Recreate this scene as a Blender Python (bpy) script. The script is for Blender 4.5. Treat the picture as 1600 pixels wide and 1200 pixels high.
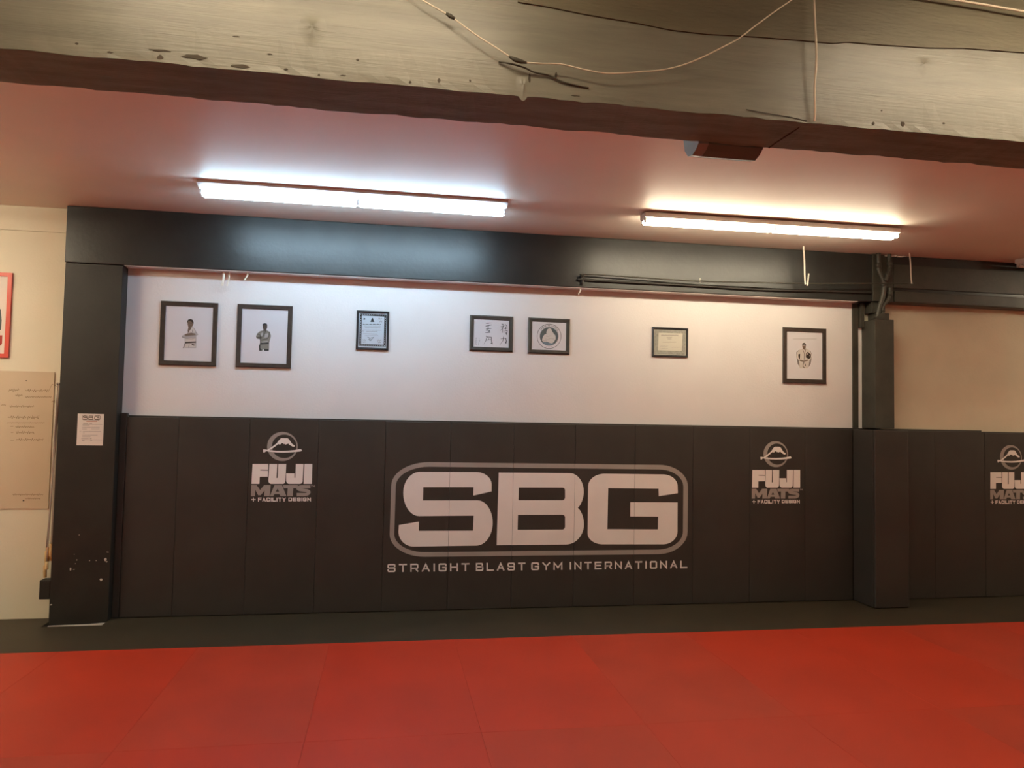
import bpy, bmesh, math, random, json
from mathutils import Matrix, Vector, geometry
random.seed(7)
for o in list(bpy.data.objects): bpy.data.objects.remove(o)
SC = bpy.context.scene
COL = SC.collection

# ------------------------------------------------------------------ camera
cam = bpy.data.objects.new('camera', bpy.data.cameras.new('camera')); COL.objects.link(cam)
yaw, pitch, roll = 0.165302, 0.046897, 0.018625
f = Vector((math.sin(yaw)*math.cos(pitch), math.cos(yaw)*math.cos(pitch), math.sin(pitch)))
r0 = Vector((math.cos(yaw), -math.sin(yaw), 0)); u0 = r0.cross(f)
r = math.cos(roll)*r0 + math.sin(roll)*u0; u = -math.sin(roll)*r0 + math.cos(roll)*u0
cam.matrix_world = Matrix(((r.x, u.x, -f.x, 1.85127), (r.y, u.y, -f.y, -7.01491), (r.z, u.z, -f.z, 1.81282), (0, 0, 0, 1)))
cam.data.sensor_width = 36; cam.data.lens = 1149.86/1600*36
cam.data.clip_start = .05
SC.camera = cam
# ------------------------------------------------------------------ world and exposure
w = bpy.data.worlds.new('world'); SC.world = w; w.use_nodes = True
w.node_tree.nodes['Background'].inputs[0].default_value = (1, .85, .7, 1)
w.node_tree.nodes['Background'].inputs[1].default_value = .02
SC.view_settings.view_transform = 'Standard'; SC.view_settings.look = 'None'
SC.view_settings.exposure = 0.0; SC.view_settings.gamma = 1; SC.view_settings.use_curve_mapping = False
# tube brightness and colour (the lamps of the room, plus unseen added fill)
COOL = (.56, .81, 1.0); WARM = (1.0, .86, .62); REAR = (1.0, .83, .60)
E_LEFT, E_RIGHT, E_REAR, E_SIDE = 62.0, 60.0, 47.0, 82.0

# ------------------------------------------------------------------ materials
def mat(name, col, rough=.6, spec=.5, noise=0, nscale=3, bump=0, bscale=40, metal=0, col2=None, coat=0, stretch=None, detail=4):
    m = bpy.data.materials.new(name); m.use_nodes = True; nt = m.node_tree; N = nt.nodes; L = nt.links
    b = N['Principled BSDF']; b.inputs['Roughness'].default_value = rough
    b.inputs['Specular IOR Level'].default_value = spec; b.inputs['Metallic'].default_value = metal
    b.inputs['Coat Weight'].default_value = coat
    tc = N.new('ShaderNodeTexCoord'); mp = N.new('ShaderNodeMapping'); L.new(tc.outputs['Object'], mp.inputs[0])
    if stretch: mp.inputs['Scale'].default_value = stretch
    n = N.new('ShaderNodeTexNoise'); n.inputs['Scale'].default_value = nscale; n.inputs['Detail'].default_value = detail
    L.new(mp.outputs[0], n.inputs['Vector'])
    mx = N.new('ShaderNodeMix'); mx.data_type = 'RGBA'
    c2 = col2 or tuple(c*(1-noise) for c in col)
    mx.inputs[6].default_value = (*col, 1); mx.inputs[7].default_value = (*c2, 1)
    mr = N.new('ShaderNodeMapRange'); mr.inputs['From Min'].default_value = .35; mr.inputs['From Max'].default_value = .65
    L.new(n.outputs[0], mr.inputs[0]); L.new(mr.outputs[0], mx.inputs[0]); L.new(mx.outputs[2], b.inputs['Base Color'])
    if bump:
        n2 = N.new('ShaderNodeTexNoise'); n2.inputs['Scale'].default_value = bscale; n2.inputs['Detail'].default_value = 6
        L.new(mp.outputs[0], n2.inputs['Vector'])
        bp = N.new('ShaderNodeBump'); bp.inputs['Strength'].default_value = bump; bp.inputs['Distance'].default_value = .01
        L.new(n2.outputs[0], bp.inputs['Height']); L.new(bp.outputs[0], b.inputs['Normal'])
    return m
def emit(name, col, s):
    m = bpy.data.materials.new(name); m.use_nodes = True; nt = m.node_tree; nt.nodes.clear()
    e = nt.nodes.new('ShaderNodeEmission'); o = nt.nodes.new('ShaderNodeOutputMaterial')
    e.inputs[0].default_value = (*col, 1); e.inputs[1].default_value = s; nt.links.new(e.outputs[0], o.inputs[0]); return m
def glass():
    m = bpy.data.materials.new('picture_glass'); m.use_nodes = True; nt = m.node_tree; nt.nodes.clear(); N = nt.nodes
    o = N.new('ShaderNodeOutputMaterial'); mx = N.new('ShaderNodeMixShader'); t = N.new('ShaderNodeBsdfTransparent'); g = N.new('ShaderNodeBsdfGlossy')
    g.inputs['Roughness'].default_value = .08; mx.inputs[0].default_value = .035
    nt.links.new(t.outputs[0], mx.inputs[1]); nt.links.new(g.outputs[0], mx.inputs[2]); nt.links.new(mx.outputs[0], o.inputs[0]); return m
M = dict(
 white=mat('white_wall_paint', (.72, .70, .69), .7, .3, .05, 1.5, .15, 60),
 cream=mat('cream_wall_paint', (.74, .70, .55), .7, .3, .06, 1.2, .15, 50),
 beige=mat('beige_wall_paint', (.68, .62, .47), .75, .3, .10, 1.6, .25, 30),
 room=mat('room_wall_paint', (.66, .63, .52), .8),
 pink=mat('pink_ceiling_paint', (.84, .77, .67), .5, .4, .06, 1.1, .1, 30),
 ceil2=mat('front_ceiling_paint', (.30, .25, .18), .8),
 blackpaint=mat('black_gloss_paint', (.020, .021, .019), .36, .55, .3, 5, .12, 25),
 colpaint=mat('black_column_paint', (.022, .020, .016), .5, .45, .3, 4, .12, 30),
 olivepaint=mat('dark_olive_paint', (.050, .047, .034), .5, .5, .3, 6, .2, 30),
 soffit=mat('pink_soffit_paint', (.68, .62, .58), .6, .4, .1, 3),
 vinyl=mat('black_vinyl', (.040, .034, .028), .48, .45, .22, 2.2, .12, 260),
 vinyl2=mat('black_mat_vinyl', (.038, .027, .013), .55, .4, .25, 2.5, .15, 300),
 red=mat('red_mat_vinyl', (.42, .029, .008), .5, .35, .13, 1.3, .18, 300),
 redb=mat('red_mat_vinyl_worn', (.395, .034, .012), .52, .35, .15, 1.7, .18, 300),
 slab=mat('concrete', (.035, .03, .025), .9, .2, .2, 4),
 print_white=mat('printed_white', (.88, .84, .80), .5, .4, .04, 4),
 print_grey=mat('printed_grey', (.35, .315, .285), .5, .4, .06, 4),
 frame=mat('dark_brown_frame', (.050, .036, .028), .4, .5, .3, 20),
 frameb=mat('black_frame', (.018, .018, .02), .3, .5),
 framed=mat('charcoal_frame', (.060, .056, .048), .35, .5, .3, 12),
 paper=mat('print_paper', (.70, .69, .72), .5, .3),
 sheet=mat('notice_paper', (.74, .68, .62), .6, .3),
 lg=mat('light_grey_ink', (.42, .40, .40), .6, .2), pw=mat('print_pale', (.62, .58, .54), .6, .2), wh=mat('print_white_ink', (.66, .70, .74), .6, .2),
 sk=mat('mid_sepia_ink', (.20, .14, .105), .6, .2), dk=mat('dark_sepia_ink', (.045, .034, .027), .6, .2), mg=mat('mid_grey_ink', (.23, .21, .20), .6, .2),
 gg=mat('grey_green_ink', (.23, .225, .19), .6, .2), sg=mat('dark_skin_ink', (.085, .07, .055), .6, .2), dd=mat('near_black_ink', (.035, .037, .037), .6, .2),
 pb=mat('bluish_paper', (.55, .61, .67), .6, .2), ink=mat('black_ink', (.02, .022, .025), .6, .2), slate=mat('slate_ink', (.09, .115, .12), .6, .2),
 teal=mat('blue_grey_ink', (.17, .24, .29), .6, .2), og=mat('certificate_border_ink', (.40, .41, .35), .6, .2, .25, 60), pg=mat('certificate_paper', (.66, .65, .56), .6, .2),
 br=mat('brown_print_ink', (.09, .055, .04), .6, .2), rd=mat('faded_red_ink', (.50, .28, .22), .6, .2), rr=mat('poster_red_ink', (.40, .06, .05), .6, .2),
 redframe=mat('red_frame', (.62, .07, .04), .4, .5), glass=glass(),
 board=mat('pale_board', (.62, .52, .37), .35, .5, .08, 1.5), pencil=mat('marker_scribble', (.24, .17, .10), .7, .2),
 housing=mat('white_enamel', (.75, .73, .70), .35, .5), endcap=mat('lampholder_plastic', (.6, .6, .58), .5), deadtube=mat('unlit_tube', (.8, .78, .74), .25),
 cool=emit('cool_tube_light', COOL, E_LEFT), warm=emit('warm_tube_light', WARM, E_RIGHT), rear=emit('rear_tube_light', REAR, E_REAR), side=emit('side_tube_and_fill_light', WARM, E_SIDE),
 under=mat('beam_bounce_tint', (.16, .26, .21), .6, .4, .35, 5, .35, 30, stretch=(.5, 3, 3)),  # underside painted greener to cancel the red light bounced off the floor
 header=mat('brown_header_paint', (.11, .095, .058), .6, .4, .2, 5, .3, 30, stretch=(.5, 3, 3)),
 chip=mat('chipped_dark_wood', (.055, .045, .032), .8, .2), knot=mat('painted_knot', (.36, .34, .25), .5, .4),
 wire=mat('cream_cable', (.58, .51, .39), .5, .4), wired=mat('dark_cable_and_shadow', (.045, .04, .028), .6, .3),
 strap=mat('white_strap', (.75, .70, .60), .5, .3), paintchip=mat('bare_plaster', (.62, .56, .50), .7, .2),
 teallight=mat('pale_teal_plastic', (.22, .27, .25), .45), greyplastic=mat('grey_plastic', (.085, .13, .115), .5),
 wood=mat('amber_wood', (.55, .24, .06), .4, .5, .3, 30), palewood=mat('pale_wood', (.62, .44, .20), .45, .5), rope=mat('grey_rope', (.50, .43, .36), .7, .3), darkrope=mat('dark_rope', (.07, .05, .035), .7, .3),
)
# painted timber of the foreground beam: grain, mottling, chipped spots
def beam_paint():
    m = bpy.data.materials.new('grey_green_beam_paint'); m.use_nodes = True; nt = m.node_tree; N = nt.nodes; L = nt.links; b = N['Principled BSDF']
    b.inputs['Roughness'].default_value = .42; b.inputs['Specular IOR Level'].default_value = .5
    tc = N.new('ShaderNodeTexCoord'); mp = N.new('ShaderNodeMapping'); mp.inputs['Scale'].default_value = (.55, 3, 5); L.new(tc.outputs['Object'], mp.inputs[0])
    n = N.new('ShaderNodeTexNoise'); n.inputs['Scale'].default_value = 3.2; n.inputs['Detail'].default_value = 8; n.inputs['Roughness'].default_value = .62; n.inputs['Distortion'].default_value = .5
    L.new(mp.outputs[0], n.inputs['Vector'])
    cr = N.new('ShaderNodeValToRGB'); e = cr.color_ramp.elements
    e[0].position = .3; e[0].color = (.115, .110, .082, 1); e[1].position = .72; e[1].color = (.17, .162, .122, 1); L.new(n.outputs[0], cr.inputs[0])
    L.new(cr.outputs[0], b.inputs['Base Color'])
    g = N.new('ShaderNodeMapping'); g.inputs['Scale'].default_value = (1.0, 20, 26); L.new(tc.outputs['Object'], g.inputs[0])
    n2 = N.new('ShaderNodeTexNoise'); n2.inputs['Scale'].default_value = 4; n2.inputs['Detail'].default_value = 8; n2.inputs['Distortion'].default_value = .8; L.new(g.outputs[0], n2.inputs['Vector'])
    bp = N.new('ShaderNodeBump'); bp.inputs['Strength'].default_value = .22; bp.inputs['Distance'].default_value = .006; L.new(n2.outputs[0], bp.inputs['Height']); L.new(bp.outputs[0], b.inputs['Normal'])
    return m
M['beam'] = beam_paint()

# ------------------------------------------------------------------ helpers
def link(name, bm, m, parent=None, smooth=False, loc=(0, 0, 0)):
    me = bpy.data.meshes.new(name); bm.normal_update(); bm.to_mesh(me); bm.free()
    for mm in (m if isinstance(m, list) else [m]): me.materials.append(mm)
    if smooth:
        for p in me.polygons: p.use_smooth = True
    o = bpy.data.objects.new(name, me); COL.objects.link(o); o.location = loc
    if parent: o.parent = parent
    return o
def thing(name, label, cat, loc=(0, 0, 0), group=None):
    o = bpy.data.objects.new(name, None); COL.objects.link(o); o.location = loc; o.empty_display_size = .1
    o['label'] = label; o['category'] = cat
    if group: o['group'] = group
    return o
def tag(o, label, cat, group=None):
    o['label'] = label; o['category'] = cat
    if group: o['group'] = group
    return o
def struct(o): o['kind'] = 'structure'; return o
def add_box(bm, a, b, bev=0, seg=2):
    vs = [bm.verts.new((x, y, z)) for x in (a[0], b[0]) for y in (a[1], b[1]) for z in (a[2], b[2])]
    fs = [bm.faces.new([vs[i] for i in q]) for q in ((0, 1, 3, 2), (4, 6, 7, 5), (0, 4, 5, 1), (2, 3, 7, 6), (0, 2, 6, 4), (1, 5, 7, 3))]
    bmesh.ops.recalc_face_normals(bm, faces=fs)
    if bev:
        es = {e for f_ in fs for e in f_.edges}
        bmesh.ops.bevel(bm, geom=list(es), offset=bev, segments=seg, affect='EDGES', profile=.5)
def box(name, a, b, m, parent=None, bev=0, seg=2):
    bm = bmesh.new(); add_box(bm, a, b, bev, seg); return link(name, bm, m, parent, smooth=False)
def prism(bm, pts, axis, a, b, mi=0):
    """polygon pts (2D) extruded along axis 0,1,2 between a and b"""
    def P(q, t):
        v = [0, 0, 0]; k = [i for i in range(3) if i != axis]; v[k[0]] = q[0]; v[k[1]] = q[1]; v[axis] = t; return v
    A = [bm.verts.new(P(q, a)) for q in pts]; B = [bm.verts.new(P(q, b)) for q in pts]; n = len(pts); fs = []
    fs.append(bm.faces.new(A)); fs.append(bm.faces.new(B[::-1]))
    for i in range(n): fs.append(bm.faces.new((A[i], B[i], B[(i+1) % n], A[(i+1) % n])))
    bmesh.ops.recalc_face_normals(bm, faces=fs)
    for q in fs: q.material_index = mi
def tube(bm, pts, rad, n=10, cap=True):
    pts = [Vector(p) for p in pts]; rings = []; prev = None
    for i, p in enumerate(pts):
        d = (pts[min(i+1, len(pts)-1)]-pts[max(i-1, 0)]).normalized()
        if prev is None: a = d.orthogonal().normalized()
        else: a = (prev - d*prev.dot(d)).normalized()
        prev = a; b = d.cross(a); rr = rad[i] if isinstance(rad, (list, tuple)) else rad
        rings.append([bm.verts.new(p+rr*(math.cos(2*math.pi*k/n)*a+math.sin(2*math.pi*k/n)*b)) for k in range(n)])
    for i in range(len(rings)-1):
        for k in range(n): bm.faces.new((rings[i][k], rings[i][(k+1) % n], rings[i+1][(k+1) % n], rings[i+1][k]))
    if cap: bm.faces.new(rings[0][::-1]); bm.faces.new(rings[-1])
def mk_tube(name, pts, rad, m, parent=None, n=10):
    bm = bmesh.new(); tube(bm, pts, rad, n); bmesh.ops.recalc_face_normals(bm, faces=bm.faces[:]); return link(name, bm, m, parent, smooth=True)
def smoothline(pts, k=6):
    P = [Vector(p) for p in pts]; out = []
    for i in range(len(P)-1):
        p0 = P[max(i-1, 0)]; p1 = P[i]; p2 = P[i+1]; p3 = P[min(i+2, len(P)-1)]
        for j in range(k):
            t = j/k; out.append(.5*((2*p1)+(-p0+p2)*t+(2*p0-5*p1+4*p2-p3)*t*t+(-p0+3*p1-3*p2+p3)*t**3))
    out.append(P[-1]); return out
def add_shape(bm, loops, y, th, mi=0):
    """flat shape in the x-z plane (outer loop + holes), front face at y-th, given in 1/10 mm"""
    if loops and loops[0] == 's':            # a ribbon: two matching edges
        A_, B_ = ([(q[0]/1e4, q[1]/1e4) for q in lp] for lp in loops[1:])
        fa = [[bm.verts.new((q[0], yy, q[1])) for q in lp] for lp in (A_, B_) for yy in (y-th, y)]
        for i in range(len(A_)-1):
            for a, b in ((0, 2), (0, 1), (2, 3)):
                bm.faces.new((fa[a][i], fa[a][i+1], fa[b][i+1], fa[b][i])).material_index = mi
        for i in (0, -1): bm.faces.new((fa[0][i], fa[1][i], fa[3][i], fa[2][i])).material_index = mi
        return
    if loops and isinstance(loops[0][0], (int, float)): loops = [loops]
    V = [[(q[0]/1e4, q[1]/1e4) for q in lp] for lp in loops]
    tris = geometry.tessellate_polygon([[Vector((q[0], q[1], 0)) for q in lp] for lp in V])
    flat = [q for lp in V for q in lp]
    fv = [bm.verts.new((q[0], y-th, q[1])) for q in flat]; bv = [bm.verts.new((q[0], y, q[1])) for q in flat]
    for t in tris:
        a, b, c = (flat[i] for i in t)
        if abs((b[0]-a[0])*(c[1]-a[1])-(c[0]-a[0])*(b[1]-a[1])) < 1e-12: continue
        if (b[0]-a[0])*(c[1]-a[1])-(c[0]-a[0])*(b[1]-a[1]) < 0: t = t[::-1]
        try: bm.faces.new([fv[i] for i in t]).material_index = mi
        except ValueError: pass
    k = 0
    for lp in V:
        n = len(lp)
        for i in range(n):
            j = (i+1) % n
            try: bm.faces.new((fv[k+i], bv[k+i], bv[k+j], fv[k+j])).material_index = mi
            except ValueError: pass
        k += n
def shapes(name, entries, y, th, m, parent=None, cuts=(), loc=(0, 0, 0)):
    bm = bmesh.new()
    for e in entries:
        for lp in e: add_shape(bm, lp, y, th)
    for cx in cuts:
        for s in (-.0009, .0009):
            bmesh.ops.bisect_plane(bm, geom=bm.verts[:]+bm.edges[:]+bm.faces[:], plane_co=(cx+s, 0, 0), plane_no=(1, 0, 0))
        kill = [q for q in bm.faces if abs(q.calc_center_median().x-cx) < .0009]
        bmesh.ops.delete(bm, geom=kill, context='FACES')
    return link(name, bm, m, parent, loc=loc)
def layered(name, layers, y, parent, loc=(0, 0, 0), step=.0003):
    bm = bmesh.new(); ms = []
    for i, (k, polys) in enumerate(layers):
        ms.append(M[k])
        for e in polys:
            for lp in e: add_shape(bm, lp, y-i*step, step, i)
    return link(name, bm, ms, parent, loc=loc)
def blob(bm, cx, cz, rx, rz, y, th, n=9):
    pts = [(int(1e4*(cx+rx*math.cos(2*math.pi*i/n)*random.uniform(.6, 1.15))), int(1e4*(cz+rz*math.sin(2*math.pi*i/n)*random.uniform(.6, 1.15)))) for i in range(n)]
    add_shape(bm, [pts], y, th)

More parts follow.
